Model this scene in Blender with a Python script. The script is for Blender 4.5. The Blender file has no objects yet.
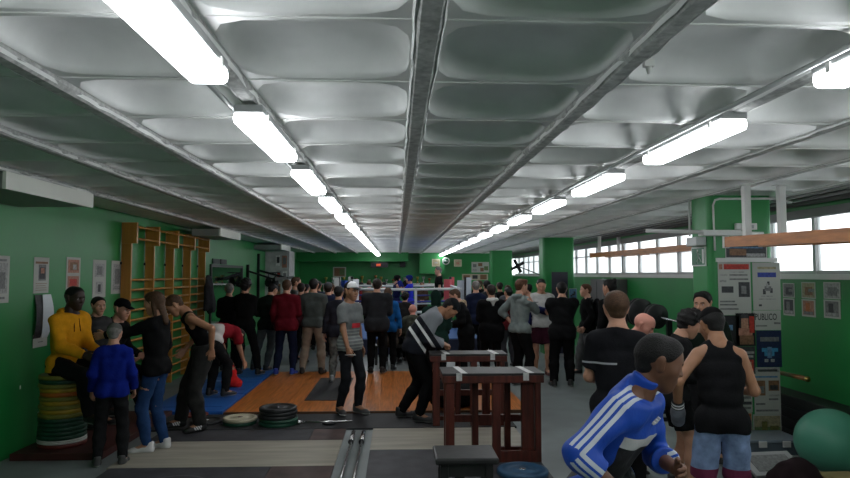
import bpy, math, random
import numpy as np
from mathutils import Vector, Matrix
random.seed(7)
SC = bpy.context.scene
COL = SC.collection
PI = math.pi
# ------------------------------------------------------------------ camera
CAMZ = 1.85
F_PX = 650.0
TH = math.atan(36/650.0)
PSI = math.atan(28/650.0*math.cos(TH))
CF = Vector((math.sin(PSI)*math.cos(TH), math.cos(PSI)*math.cos(TH), math.sin(TH)))
CR = Vector((math.cos(PSI), -math.sin(PSI), 0))
CU = CR.cross(CF)
def at(px, py, D):
    """point of the place at distance D down the hall that the photo shows at (px, py)"""
    d = CF + CR*((px-425)/F_PX) + CU*((239-py)/F_PX)
    return Vector((d.x*D/d.y, D, CAMZ + d.z*D/d.y))
def onfloor(px, py):
    d = CF + CR*((px-425)/F_PX) + CU*((239-py)/F_PX)
    k = -CAMZ/d.z
    return Vector((d.x*k, d.y*k, 0))
cam = bpy.data.cameras.new('camera'); cam_o = bpy.data.objects.new('camera', cam); COL.objects.link(cam_o)
cam.sensor_width = 36; cam.lens = F_PX/850*36; cam.clip_start = .05; cam.clip_end = 200
cam_o.location = (0, 0, CAMZ); cam_o.rotation_euler = (PI/2+TH, 0, -PSI)
SC.camera = cam_o

# ------------------------------------------------------------------ materials
MATS = {}
def mat(name, col, rough=.7, metal=0, bump=0, scale=40, var=0, emit=0, spec=.4, vscale=3, sheen=0, coat=0, trans=0, attr=None, aniso=None):
    """procedural principled material; attr = (attribute, colour2[, threshold]) for sewn stripes"""
    if name in MATS: return MATS[name]
    m = bpy.data.materials.new(name); m.use_nodes = True
    nt = m.node_tree; N = nt.nodes; L = nt.links
    b = N['Principled BSDF']
    b.inputs['Roughness'].default_value = rough
    b.inputs['Metallic'].default_value = metal
    b.inputs['Specular IOR Level'].default_value = spec
    if sheen: b.inputs['Sheen Weight'].default_value = sheen
    if coat: b.inputs['Coat Weight'].default_value = coat
    if trans: b.inputs['Transmission Weight'].default_value = trans
    c4 = (*col, 1)
    b.inputs['Base Color'].default_value = c4
    tc = None
    def coord():
        nonlocal tc
        if tc is None: tc = N.new('ShaderNodeTexCoord')
        return tc.outputs['Object']
    src = None
    if var:
        n = N.new('ShaderNodeTexNoise'); n.inputs['Scale'].default_value = vscale; n.inputs['Detail'].default_value = 5
        L.new(coord(), n.inputs['Vector'])
        if aniso:
            mp = N.new('ShaderNodeMapping'); mp.inputs['Scale'].default_value = aniso
            L.new(coord(), mp.inputs['Vector']); L.new(mp.outputs[0], n.inputs['Vector'])
        r = N.new('ShaderNodeValToRGB')
        r.color_ramp.elements[0].position = .3; r.color_ramp.elements[1].position = .7
        r.color_ramp.elements[0].color = (*[max(0, c*(1-var)) for c in col], 1)
        r.color_ramp.elements[1].color = (*[min(1, c*(1+var)) for c in col], 1)
        L.new(n.outputs['Fac'], r.inputs['Fac']); src = r.outputs['Color']
    if attr:
        items = attr if isinstance(attr, list) else [attr]
        for it in items:
            a = N.new('ShaderNodeAttribute'); a.attribute_name = it[0]
            g = N.new('ShaderNodeMath'); g.operation = 'GREATER_THAN'; g.inputs[1].default_value = 0
            L.new(a.outputs['Fac'], g.inputs[0])
            mx = N.new('ShaderNodeMix'); mx.data_type = 'RGBA'
            L.new(g.outputs[0], mx.inputs[0])
            if src: L.new(src, mx.inputs[6])
            else: mx.inputs[6].default_value = c4
            mx.inputs[7].default_value = (*it[1], 1)
            src = mx.outputs[2]
    if src: L.new(src, b.inputs['Base Color'])
    if bump:
        n = N.new('ShaderNodeTexNoise'); n.inputs['Scale'].default_value = scale; n.inputs['Detail'].default_value = 4
        L.new(coord(), n.inputs['Vector'])
        bp = N.new('ShaderNodeBump'); bp.inputs['Strength'].default_value = bump; bp.inputs['Distance'].default_value = .01
        L.new(n.outputs['Fac'], bp.inputs['Height']); L.new(bp.outputs[0], b.inputs['Normal'])
    if emit:
        b.inputs['Emission Color'].default_value = c4; b.inputs['Emission Strength'].default_value = emit
    MATS[name] = m
    return m
def cloth(name, col, attr=None, rough=.9, var=.15):
    return mat(name, col, rough=rough, bump=.25, scale=60, var=var, vscale=14, spec=.08, attr=attr)

# ------------------------------------------------------------------ mesh builder
class MB:
    def __init__(s): s.v = []; s.f = []; s.m = []; s.sm = []; s.mats = []; s.cur = 0
    def use(s, m):
        if m not in s.mats: s.mats.append(m)
        s.cur = s.mats.index(m); return s
    def add(s, vs, fs, smooth=False):
        o = len(s.v); s.v += [tuple(v) for v in vs]
        for f in fs: s.f.append(tuple(i+o for i in f)); s.m.append(s.cur); s.sm.append(smooth)
        return s
    def frame(s, c, h, ax):
        c = Vector(c); x, y, z = [Vector(a).normalized() for a in ax]
        vs = [c + x*(sx*h[0]) + y*(sy*h[1]) + z*(sz*h[2]) for sx in (-1, 1) for sy in (-1, 1) for sz in (-1, 1)]
        s.add(vs, [(0,1,3,2),(4,6,7,5),(0,4,5,1),(2,3,7,6),(0,2,6,4),(1,5,7,3)]); return s
    def box(s, lo, hi, b=0):
        lo = Vector(lo); hi = Vector(hi)
        if b <= 0:
            return s.frame((lo+hi)/2, (hi-lo)/2, ((1,0,0),(0,1,0),(0,0,1)))
        # chamfered box
        bm = __import__('bmesh').new()
        B = __import__('bmesh')
        B.ops.create_cube(bm, size=1)
        for v in bm.verts: v.co = Vector(((lo[i]+hi[i])/2 + v.co[i]*(hi[i]-lo[i]) for i in range(3)))
        B.ops.bevel(bm, geom=bm.edges[:], offset=b, segments=2, affect='EDGES', profile=.5)
        bm.verts.index_update()
        s.add([v.co[:] for v in bm.verts], [[v.index for v in f.verts] for f in bm.faces]); bm.free(); return s
    def beam(s, a, b, w, h, up=(0,0,1)):
        a = Vector(a); b = Vector(b); z = (b-a); L = z.length; z.normalize()
        x = z.cross(Vector(up)); 
        if x.length < 1e-4: x = z.cross(Vector((0,1,0)))
        x.normalize(); y = x.cross(z)
        return s.frame((a+b)/2, (w/2, h/2, L/2), (x, y, z))
    def tube(s, pts, r, n=8, caps=True):
        pts = [Vector(p) for p in pts]; rs = r if isinstance(r, (list, tuple)) else [r]*len(pts)
        vs = []; fs = []; ref = None
        for i, p in enumerate(pts):
            d = (pts[min(i+1, len(pts)-1)] - pts[max(i-1, 0)]).normalized()
            if ref is None:
                ref = d.cross(Vector((0,0,1)))
                if ref.length < .05: ref = d.cross(Vector((0,1,0)))
                ref.normalize()
            ref = (ref - d*ref.dot(d)).normalized(); bn = d.cross(ref)
            for k in range(n):
                a = 2*PI*k/n; vs.append(p + (ref*math.cos(a)+bn*math.sin(a))*rs[i])
        for i in range(len(pts)-1):
            for k in range(n):
                k2 = (k+1) % n; fs.append((i*n+k, i*n+k2, (i+1)*n+k2, (i+1)*n+k))
        if caps: fs.append(tuple(range(n-1, -1, -1))); fs.append(tuple((len(pts)-1)*n+k for k in range(n)))
        return s.add(vs, fs, True)
    def lathe(s, c, prof, n=24, axis=(0,0,1), smooth=True, sx=1, sy=1):
        """prof = [(radius, height)...] turned round axis through c"""
        c = Vector(c); z = Vector(axis).normalized()
        x = z.cross(Vector((0,1,0)))
        if x.length < .05: x = z.cross(Vector((1,0,0)))
        x.normalize(); y = z.cross(x); vs = []; fs = []
        for (r, h) in prof:
            for k in range(n):
                a = 2*PI*k/n; vs.append(c + x*(math.cos(a)*r*sx) + y*(math.sin(a)*r*sy) + z*h)
        for i in range(len(prof)-1):
            for k in range(n):
                k2 = (k+1) % n; fs.append((i*n+k, i*n+k2, (i+1)*n+k2, (i+1)*n+k))
        fs.append(tuple(range(n-1, -1, -1))); fs.append(tuple((len(prof)-1)*n+k for k in range(n)))
        return s.add(vs, fs, smooth)
    def quad(s, o, u, v):
        o = Vector(o); u = Vector(u); v = Vector(v); return s.add([o, o+u, o+u+v, o+v], [(0,1,2,3)])
    def build(s, name, parent=None, m=None, origin=None):
        me = bpy.data.meshes.new(name)
        org = Vector(origin) if origin is not None else Vector((0,0,0))
        me.from_pydata([tuple(Vector(v)-org) for v in s.v], [], s.f)
        if m: me.materials.append(m)
        for x in s.mats: me.materials.append(x)
        if s.mats and not m: me.polygons.foreach_set('material_index', s.m)
        me.polygons.foreach_set('use_smooth', s.sm)
        me.update()
        o = bpy.data.objects.new(name, me); COL.objects.link(o); o.location = org
        if parent is not None: o.parent = parent
        return o
def tag(o, label=None, cat=None, group=None, kind=None):
    if label: o['label'] = label
    if cat: o['category'] = cat
    if group: o['group'] = group
    if kind: o['kind'] = kind
    return o
def empty(name, loc, label, cat, group=None):
    o = bpy.data.objects.new(name, None); COL.objects.link(o); o.location = loc; o.empty_display_size = .1
    return tag(o, label, cat, group)
def part(mb, name, root, m=None):
    """mesh in world coordinates -> child of root (root unrotated)"""
    o = mb.build(name, None, m); o.parent = root; o.location = -Vector(root.location) if root.parent is None else Vector((0,0,0))
    return o
def subpart(mb, name, par, m=None):
    o = mb.build(name, None, m); o.parent = par; return o
def struct(mb, name, m=None):
    o = mb.build(name, None, m); o['kind'] = 'structure'; return o
def thing(mb, name, label, cat, m=None, group=None, origin=None):
    return tag(mb.build(name, None, m, origin=origin), label, cat, group)
def copy_tree(o, parent=None):
    c = o.copy(); COL.objects.link(c)
    if parent is not None: c.parent = parent
    for ch in [x for x in o.children]: copy_tree(ch, c)
    return c
def text_geo(s, size, font_off=0):
    cu = bpy.data.curves.new('t', 'FONT'); cu.body = s; cu.size = size; cu.align_x = 'CENTER'; cu.align_y = 'CENTER'; cu.resolution_u = 3
    cu.offset = font_off
    o = bpy.data.objects.new('t', cu); COL.objects.link(o)
    dg = bpy.context.evaluated_depsgraph_get(); me = bpy.data.meshes.new_from_object(o.evaluated_get(dg))
    vs = [v.co.copy() for v in me.vertices]; fs = [tuple(p.vertices) for p in me.polygons]
    bpy.data.objects.remove(o); bpy.data.curves.remove(cu); bpy.data.meshes.remove(me)
    return vs, fs
def add_text(mb, s, size, c, u, v, off=0, sx=1):
    vs, fs = text_geo(s, size, off); u = Vector(u).normalized(); v = Vector(v).normalized(); c = Vector(c)
    mb.add([c + u*(p.x*sx) + v*p.y for p in vs], fs)

# ------------------------------------------------------------------ surface nets
def nets(f, org, h):
    nx, ny, nz = f.shape
    ins = f < 0
    acc = np.zeros((nx-1, ny-1, nz-1, 3), np.float32); cnt = np.zeros((nx-1, ny-1, nz-1), np.int16)
    cs = [(0,0,0),(1,0,0),(0,1,0),(1,1,0),(0,0,1),(1,0,1),(0,1,1),(1,1,1)]
    def sl(a, c): return a[c[0]:nx-1+c[0], c[1]:ny-1+c[1], c[2]:nz-1+c[2]]
    for i in range(8):
        for ax in range(3):
            c = cs[i]
            if c[ax]: continue
            d = list(c); d[ax] = 1
            fa = sl(f, c); fb = sl(f, d); cr = (fa < 0) != (fb < 0)
            t = np.where(cr, fa/np.where(cr, fa-fb, 1), 0)
            for k in range(3):
                acc[..., k] += np.where(cr, (c[k] + (t if k == ax else 0)), 0)
            cnt += cr
    act = cnt > 0
    idx = -np.ones(act.shape, np.int64); idx[act] = np.arange(act.sum())
    ijk = np.argwhere(act)
    V = (ijk + acc[act]/cnt[act][:, None])*h + np.array(org)
    Q = []
    for ax in range(3):
        a = [slice(None)]*3; b = [slice(None)]*3
        a[ax] = slice(0, -1); b[ax] = slice(1, None)
        A = ins[tuple(a)]; B = ins[tuple(b)]
        e = np.argwhere(A != B)
        u, w = [(1,2),(2,0),(0,1)][ax]
        ok = (e[:, u] > 0) & (e[:, w] > 0) & (e[:, u] < f.shape[u]-1) & (e[:, w] < f.shape[w]-1)
        e = e[ok]
        if not len(e): continue
        sa = A[tuple(e.T)]
        def g(du, dw):
            q = e.copy(); q[:, u] += du; q[:, w] += dw; return idx[tuple(q.T)]
        q = np.stack([g(-1,-1), g(0,-1), g(0,0), g(-1,0)], 1)
        q[~sa] = q[~sa][:, ::-1]
        Q.append(q)
    return V.astype(np.float32), np.concatenate(Q) if Q else np.zeros((0,4), int)
def field(groups, h, k0=.03, pad=.03):
    """groups: list of (prims, cuts, k). prim = dict(a,b,ra,rb,s=(axis,factor)); returns field and origin"""
    lo = np.full(3, 1e9); hi = -lo
    for g in groups:
        for p in g[0]:
            r = max(p['ra'], p['rb'])*max(1, p.get('f', 1)) + pad
            for q in (p['a'], p['b']): lo = np.minimum(lo, np.array(q)-r); hi = np.maximum(hi, np.array(q)+r)
    n = np.ceil((hi-lo)/h).astype(int)+2
    ax = [lo[i]+np.arange(n[i])*h for i in range(3)]
    F = np.full(n, .2, np.float32)
    for g in groups:
        G = np.full(n, .2, np.float32); k = g[2]
        glo = np.full(3, 10**6); ghi = np.zeros(3, int)
        for p in g[0]:
            r = max(p['ra'], p['rb'])*max(1, p.get('f', 1)) + k + 2*h + .01
            a = np.array(p['a'], float); b = np.array(p['b'], float)
            l = np.clip(((np.minimum(a, b)-r-lo)/h).astype(int), 0, n-1); u = np.clip(((np.maximum(a, b)+r-lo)/h).astype(int)+2, 1, n)
            glo = np.minimum(glo, l); ghi = np.maximum(ghi, u)
            X = ax[0][l[0]:u[0]][:, None, None]-a[0]; Y = ax[1][l[1]:u[1]][None, :, None]-a[1]; Z = ax[2][l[2]:u[2]][None, None, :]-a[2]
            d = b-a
            if 'n' in p:   # flattened along n by factor f (f<1 thinner)
                nn = np.array(p['n'], float); nn /= np.linalg.norm(nn); f = p['f']
                w = (X*nn[0]+Y*nn[1]+Z*nn[2])*(1/f-1)
                X = X+w*nn[0]; Y = Y+w*nn[1]; Z = Z+w*nn[2]
                d = d + d.dot(nn)*(1/f-1)*nn
            dd = d.dot(d)
            t = np.clip((X*d[0]+Y*d[1]+Z*d[2])/dd, 0, 1) if dd > 1e-9 else 0*(X+Y+Z)
            D = np.sqrt((X-t*d[0])**2+(Y-t*d[1])**2+(Z-t*d[2])**2) - (p['ra']+(p['rb']-p['ra'])*t)
            if 'n' in p and p['f'] < 1: D = D*(.5+.5*p['f'])
            S = G[l[0]:u[0], l[1]:u[1], l[2]:u[2]]
            if p.get('sub'):
                hh = np.clip(.5-.5*(S+D)/k, 0, 1) ; S[...] = S + (-D-S)*hh + k*hh*(1-hh)
            else:
                hh = np.clip(.5+.5*(S-D)/k, 0, 1); S[...] = S*(1-hh)+D*hh-k*hh*(1-hh)
        l, u = glo, ghi
        if any(u <= l): continue
        S = G[l[0]:u[0], l[1]:u[1], l[2]:u[2]]
        X = ax[0][l[0]:u[0]][:, None, None]; Y = ax[1][l[1]:u[1]][None, :, None]; Z = ax[2][l[2]:u[2]][None, None, :]
        for (c, nn) in g[1]:
            nn = np.array(nn, float); nn /= np.linalg.norm(nn)
            np.maximum(S, (X-c[0])*nn[0]+(Y-c[1])*nn[1]+(Z-c[2])*nn[2], out=S)
        T = F[l[0]:u[0], l[1]:u[1], l[2]:u[2]]
        hh = np.clip(.5+.5*(T-S)/k0, 0, 1); T[...] = T*(1-hh)+S*hh-k0*hh*(1-hh)
    return F, lo, ax
def wrinkle(F, ax, amp, seed, fr=1.0):
    rs = np.random.RandomState(seed)
    X = ax[0][:, None, None]; Y = ax[1][None, :, None]; Z = ax[2][None, None, :]
    w = 0
    for i in range(4):
        d = rs.normal(size=3); d[2] = d[2]*1.2; d /= np.linalg.norm(d); q = rs.uniform(25, 60)*fr
        w = w + np.sin(q*(X*d[0]+Y*d[1]+Z*d[2]) + rs.uniform(0, 6) + 1.5*np.sin(9*X+rs.uniform(0, 6)) + 1.5*np.sin(8*Z+rs.uniform(0, 6)))
    F += (amp*.4*w).astype(np.float32)
def surf(groups, h, k0=.03, wr=0, seed=1, fr=1.0):
    F, lo, ax = field(groups, h, k0)
    if wr: wrinkle(F, ax, wr, seed, fr)
    return nets(F, lo, h)
def mk(name, V, Q, mats, midx=None, attrs=None, parent=None, tris=None):
    me = bpy.data.meshes.new(name)
    V = np.asarray(V, np.float32); 
    faces = [tuple(int(x) for x in q) for q in Q]
    me.from_pydata(V.tolist(), [], faces)
    for m in mats: me.materials.append(m)
    if midx is not None: me.polygons.foreach_set('material_index', np.asarray(midx, np.int32))
    me.polygons.foreach_set('use_smooth', np.ones(len(faces), bool))
    for k, a in (attrs or {}).items():
        at_ = me.attributes.new(k, 'FLOAT', 'POINT'); at_.data.foreach_set('value', np.asarray(a, np.float32))
    me.update()
    o = bpy.data.objects.new(name, me); COL.objects.link(o)
    if parent is not None: o.parent = parent
    return o
# ------------------------------------------------------------------ palette
M_GREEN = mat('green_gloss_paint', (.016, .205, .048), rough=.42, bump=.08, scale=9, var=.10, vscale=1.2, spec=.5)
M_CEIL = mat('ceiling_paint', (.80, .80, .785), rough=.5, bump=.15, scale=25, var=.14, vscale=1.6)
M_BEAM = mat('raw_beam_concrete', (.45, .45, .44), rough=.7, bump=.4, scale=45, var=.3, vscale=25)
M_PAN = mat('vault_pan_paint', (.82, .82, .81), rough=.42, bump=.06, scale=12, var=.10, vscale=3)
M_FLOOR = mat('worn_grey_floor', (.165, .185, .185), rough=.42, bump=.1, scale=30, var=.22, vscale=1.7)
M_WHITE = mat('white_paint', (.62, .62, .60), rough=.5, var=.05)
M_OFFW = mat('cream_panel', (.86, .86, .80), rough=.5, var=.05)
M_GALV = mat('grey_conduit', (.42, .43, .43), rough=.45, metal=.3)
M_DKMET = mat('dark_metal', (.02, .02, .022), rough=.4, metal=.6)
M_STEEL = mat('bright_steel', (.55, .55, .55), rough=.25, metal=1)
M_BLACK = mat('black_rubber', (.012, .012, .013), rough=.7, bump=.2, scale=80, var=.3, vscale=10)
M_LAMP = mat('fluorescent_diffuser', (.93, .97, 1.0), rough=.4, emit=13)
M_HOUS = mat('lamp_housing', (.35, .36, .36), rough=.5)
ZC = 2.74; XL = -3.93; XR = 4.70; YB = 26.5; YF = -3.0
def light_y0(k, y0=3.18): return y0 + 1.62*k
# ------------------------------------------------------------------ shell
s = MB().box((XL-.2, YF-.2, -.2), (XR+.2, YB+.2, 0)); struct(s, 'floor', M_FLOOR)
s = MB().box((XL-.2, YF, 0), (XL, YB, 3.05)); struct(s, 'wall_left', M_GREEN)
s = MB().box((XL, YB, 0), (XR, YB+.2, 3.05)); struct(s, 'wall_back', M_GREEN)
s = MB().box((XL, YF-.2, 0), (XR, YF, 3.05)); struct(s, 'wall_front', M_GREEN)
s = MB().box((XR, YF, 0), (XR+.22, YB, 1.80)).box((XR, YF, 2.56), (XR+.22, YB, 3.05)); struct(s, 'wall_right', M_GREEN)
s = MB().box((XR-.03, YF, 1.80), (XR+.25, YB, 1.86)); struct(s, 'window_sill', M_WHITE)
s = MB().box((XR-.02, YF, 2.50), (XR+.05, YB, 2.60)); struct(s, 'trim_1', mat('window_head_grey', (.2,.2,.2), rough=.6))
# window band: one window every .9 m, frame + glass
M_GLASS = mat('frosted_glass', (.9, .93, .95), rough=.35, trans=1.0)
M_WFR = mat('window_frame_grey', (.36, .37, .36), rough=.5)
k = 0; y = 3.6
while y < YB-.5:
    s = MB().use(M_WFR)
    w = .05 if k % 6 != 5 else .11
    s.box((XR+.04, y-w/2, 1.86), (XR+.12, y+w/2, 2.56)).box((XR+.05, y+w/2, 1.86), (XR+.11, y+.9-.025, 1.90)).box((XR+.05, y+w/2, 2.52), (XR+.11, y+.9-.025, 2.56))
    s.box((XR+.05, y+w/2, 2.29), (XR+.11, y+.9-.025, 2.32))
    s.use(M_GLASS); s.box((XR+.075, y+w/2, 1.90), (XR+.081, y+.875, 2.52))
    struct(s, 'window_%d' % (k+1)); k += 1; y += .9
# ceiling: slab with a grid of rounded vault pans between cast ribs
def ceiling():
    bm = MB(); bm.use(M_CEIL)
    XS = [.11+.84*i for i in range(-4, 6)]     # rib centres
    n = 28; P = 4.6
    prof = [(1.0, 0), (.985, .03), (.955, .065), (.90, .10), (.80, .13), (.62, .15), (.35, .16)]
    bw = .048
    y0 = 2.215 - .732*7; NR = 41
    for i in range(len(XS)-1):
        xa = XS[i]+bw; xb = XS[i+1]-bw; cx = (xa+xb)/2; hx = (xb-xa)/2
        for j in range(NR):
            ya = y0+.732*j; yb = ya+.732; cy = (ya+yb)/2; hy = .366
            if yb < YF or ya > YB: continue
            rx = hx-.008; ry = hy-.03
            vs = []; fs = []
            # outer rectangle ring, same angles as the pan
            for k in range(n):
                a = 2*PI*(k+.5)/n; c = math.cos(a); q = math.sin(a)
                t = 1/max(abs(c), abs(q)); vs.append((cx+hx*c*t, cy+hy*q*t, ZC))
            jx = random.uniform(-.006, .006)
            for (sc, h) in prof:
                for k in range(n):
                    a = 2*PI*(k+.5)/n; c = math.cos(a); q = math.sin(a)
                    e = (abs(c)**P+abs(q)**P)**(-1/P)
                    vs.append((cx+jx+rx*sc*c*e, cy+ry*(sc if sc > .9 else sc)*q*e, ZC+h))
            vs.append((cx, cy, ZC+.162)); top = len(vs)-1
            for r in range(len(prof)):
                for k in range(n):
                    k2 = (k+1) % n; fs.append((r*n+k, (r+1)*n+k, (r+1)*n+k2, r*n+k2))
            r = len(prof)
            for k in range(n): fs.append((r*n+k, top, r*n+(k+1) % n))
            o = len(bm.v); bm.use(M_PAN); bm.v += vs
            for fi, f in enumerate(fs):
                bm.f.append(tuple(x+o for x in f)); bm.m.append(0 if fi < n else bm.mats.index(M_PAN)); bm.sm.append(fi >= n)
    bm.use(M_CEIL)
    for j in range(NR):   # thin mortar line between neighbouring pans
        ya = y0+.732*j
        if YF < ya < YB: bm.box((XS[0], ya-.006, ZC-.006), (XS[-1], ya+.006, ZC))
    bm.box((XL-.2, YF, ZC), (XS[0]+bw, YB, ZC+.3)); bm.box((XS[-1]-bw, YF, ZC), (XR+.2, YB, ZC+.3))
    bm.box((XL-.2, YF, ZC+.2), (XR+.2, YB, ZC+.3))
    bm.use(M_BEAM)
    rs = random.Random(3)
    for i, x in enumerate(XS):   # cast rib with two ragged mortar lips
        w = bw if i != 4 else bw*1.15
        hg = 1 if x < 1.9 else .25
        pf = [(-w, .02), (-w, -.02*hg), (-w*.6, -.042*hg), (w*.6, -.042*hg), (w, -.02*hg), (w, .02)]
        bm.add([(x+a, yy, ZC+c) for yy in (YF, YB) for a, c in pf], [(q, (q+1) % 6, 6+(q+1) % 6, 6+q) for q in range(6)])
        for sd in (-1, 1):
            y = YF; vs = []; fs = []
            while y < YB:
                o1 = rs.uniform(-.006, .006); o2 = rs.uniform(0, .010)
                xx = x+sd*(w-.006)
                vs += [(xx-.008+o1, y, ZC-.018*hg), (xx+o1, y, ZC-.03*hg-o2), (xx+.008+o1, y, ZC-.018*hg)]
                y += .12 if y < 10 else .3
            for q in range(len(vs)//3-1):
                fs += [(q*3, q*3+1, q*3+4, q*3+3), (q*3+1, q*3+2, q*3+5, q*3+4)]
            bm.use(M_CEIL); bm.add(vs, fs); bm.use(M_BEAM)
    struct(bm, 'ceiling')
ceiling()
# boxed downstands against the left wall
for q, (ya, yb, lb) in enumerate([(5.38, 6.9, 'cream boxed duct under the ceiling at far left, above the wall posters'),
        (11.8, 13.3, 'cream boxed duct under the ceiling just past the wooden wall bars'),
        (18.0, 19.5, 'cream boxed duct under the ceiling at the end of the left wall, smallest of three')]):
    s = MB().use(M_OFFW); s.box((-3.20, ya, ZC-.19), (-3.17, yb, ZC-.046)); s.use(mat('duct_shade_grey', (.3,.31,.3), rough=.6))
    s.box((XL if q != 1 else -3.68, ya+.01, ZC-.185), (-3.201, yb-.01, ZC-.064))  # underside and ends in darker grey, their shade put into the colour
    thing(s, 'boxed_duct', lb, 'duct', origin=(-3.6, (ya+yb)/2, ZC-.17))
# ------------------------------------------------------------------ columns
def rcol(name, x0, x1, y0, y1, r=.06):
    s = MB(); pts = []
    for (cx, cy, a0) in ((x1-r, y1-r, 0), (x0+r, y1-r, 90), (x0+r, y0+r, 180), (x1-r, y0+r, 270)):
        for k in range(5): a = math.radians(a0+90*k/4); pts.append((cx+r*math.cos(a), cy+r*math.sin(a)))
    n = len(pts)
    s.add([(x, y, 0) for x, y in pts]+[(x, y, ZC-.005) for x, y in pts], [(k, (k+1) % n, n+(k+1) % n, n+k) for k in range(n)]+[tuple(range(n, 2*n))])
    return s
XC0, XC1 = 3.45, 4.18
YC1, YC2, YC3 = 7.05, 15.25, 23.4
struct(rcol('c', XC0, XC1, YC1, YC1+.45), 'column_near', M_GREEN)
struct(rcol('c', XC0, XC1+.02, YC2, YC2+.45), 'column_middle', M_GREEN)
struct(rcol('c', XC0-.05, XC1, YC3, YC3+.45), 'column_far', M_GREEN)
# whitewashed pier at the end of the left wall, covered in bills
M_PIER = mat('whitewashed_pier', (.42, .42, .41), rough=.8, bump=.3, scale=20, var=.2, vscale=6)
s = MB().box((XL, 19.6, 0), (-3.22, 20.6, ZC-.17)); struct(s, 'pier_left', M_PIER)
s = MB().box((XL+.0, YB-1.0, 2.38), (.45, YB, 2.46)); s.box((XL, YB-.9, 2.46), (.45, YB, ZC)); struct(s, 'trim_2', M_GREEN)
s = MB().use(M_GREEN); s.box((.9, YB-.5, 1.9), (1.9, YB, ZC)); struct(s, 'trim_3')
# ------------------------------------------------------------------ lamps
def lamp(x, y, z, first=None, L=1.1):
    s = MB().use(M_HOUS)
    s.box((x-.07, y, z+.045), (x+.07, y+L, z+.085), .008)
    r = empty('fluorescent_lamp', (x, y, z+.085), first, 'lamp', None)
    part(s, 'housing', r)
    d = MB().use(M_LAMP)
    pr = [(-.070, .044), (-.076, .02), (-.070, -.004), (-.056, -.012), (.056, -.012), (.070, -.004), (.076, .02), (.070, .044)]
    n = len(pr)
    d.add([(x+a, y+.02, z+b) for a, b in pr]+[(x+a, y+L-.02, z+b) for a, b in pr],
          [(k, (k+1) % n, n+(k+1) % n, n+k) for k in range(n)]+[tuple(range(n-1, -1, -1)), tuple(range(n, 2*n))])
    part(d, 'diffuser', r)
    for q in (.12, L-.12):
        for sd in (-1, 1):
            c = MB().box((x+sd*.078-.003, y+q-.012, z+.02), (x+sd*.078+.003, y+q+.012, z+.06)); part(c, 'clip', r, M_WHITE)
    h = MB()
    for q in (.25, L-.25): h.box((x-.012, y+q-.012, z+.085), (x+.012, y+q+.012, ZC-.03))
    part(h, 'hanger', r, M_GALV)
    return r
ordn = ['', 'second', 'third', 'fourth', 'fifth', 'sixth', 'seventh', 'eighth', 'ninth', 'tenth', 'eleventh', 'twelfth', 'thirteenth', 'fourteenth', 'fifteenth', 'sixteenth']
for side, x, z, y0, pitch in (('left', -.73, 2.60, 1.43, 1.74), ('right', 1.76, 2.62, 1.45, 1.83)):
    base = lamp(x, y0, z)
    base['group'] = 'fluorescent lamps in the %s row' % side
    base['label'] = 'lit fluorescent strip lamp nearest the camera in the %s ceiling row, cut by the frame' % side
    for k in list(range(-2, 0)) + list(range(1, 14)):  # row goes on unseen behind the camera, lamps added there for light
        c = copy_tree(base); c.location.y += pitch*k
        if k > 0: c['label'] = 'lit fluorescent strip lamp, %s from the camera in the %s ceiling row' % (ordn[k], side) if k < 13 else 'lit fluorescent strip lamp at the far end of the %s ceiling row' % side
        else: c['label'] = 'unseen fluorescent strip lamp added for light, carrying the %s ceiling row on behind the camera' % side
    s = MB().tube([(x-.10, YF, ZC-.05), (x-.10, YB-.6, ZC-.05)], .012, 6)
    thing(s, 'conduit', 'grey cable conduit running down the hall above the %s row of lamps' % side, 'conduit', M_GALV)
# pipes where ceiling and right wall meet
for q, (x, z, r_) in enumerate(((4.62, 2.665, .03), (4.50, 2.69, .022), (4.36, 2.705, .016))):
    s = MB().tube([(x, YF, z), (x, YB-.02, z)], r_, 8)
    thing(s, 'ceiling_pipe', ['grey pipe along the ceiling right above the windows, thickest and outermost', 'grey pipe along the ceiling above the windows, middle of three', 'thin grey pipe along the ceiling above the windows, innermost of three'][q], 'pipe', mat('pipe_grey_%d' % q, (.10+.08*q, .10+.08*q, .10+.08*q), rough=.6), origin=(x, 0, z))
# small sensor on the ceiling
s = MB().box((1.03, 2.62, ZC-.02), (1.07, 2.65, ZC+.01)).lathe((1.05, 2.635, ZC-.05), [(.006, 0), (.014, .03)], 10)
thing(s, 'ceiling_hook', 'small white hook plate hanging from the ceiling near the top of the view', 'hook', M_WHITE, origin=(1.05, 2.63, ZC-.05))
# ------------------------------------------------------------------ light from outside
w = bpy.data.worlds.new('sky'); SC.world = w; w.use_nodes = True
w.node_tree.nodes['Background'].inputs[0].default_value = (.93, .97, 1, 1)
w.node_tree.nodes['Background'].inputs[1].default_value = 4.0
SC.view_settings.view_transform = 'Standard'; SC.view_settings.look = 'None'; SC.view_settings.gamma = 1
SC.view_settings.exposure = 0.2; SC.view_settings.use_curve_mapping = False
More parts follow.
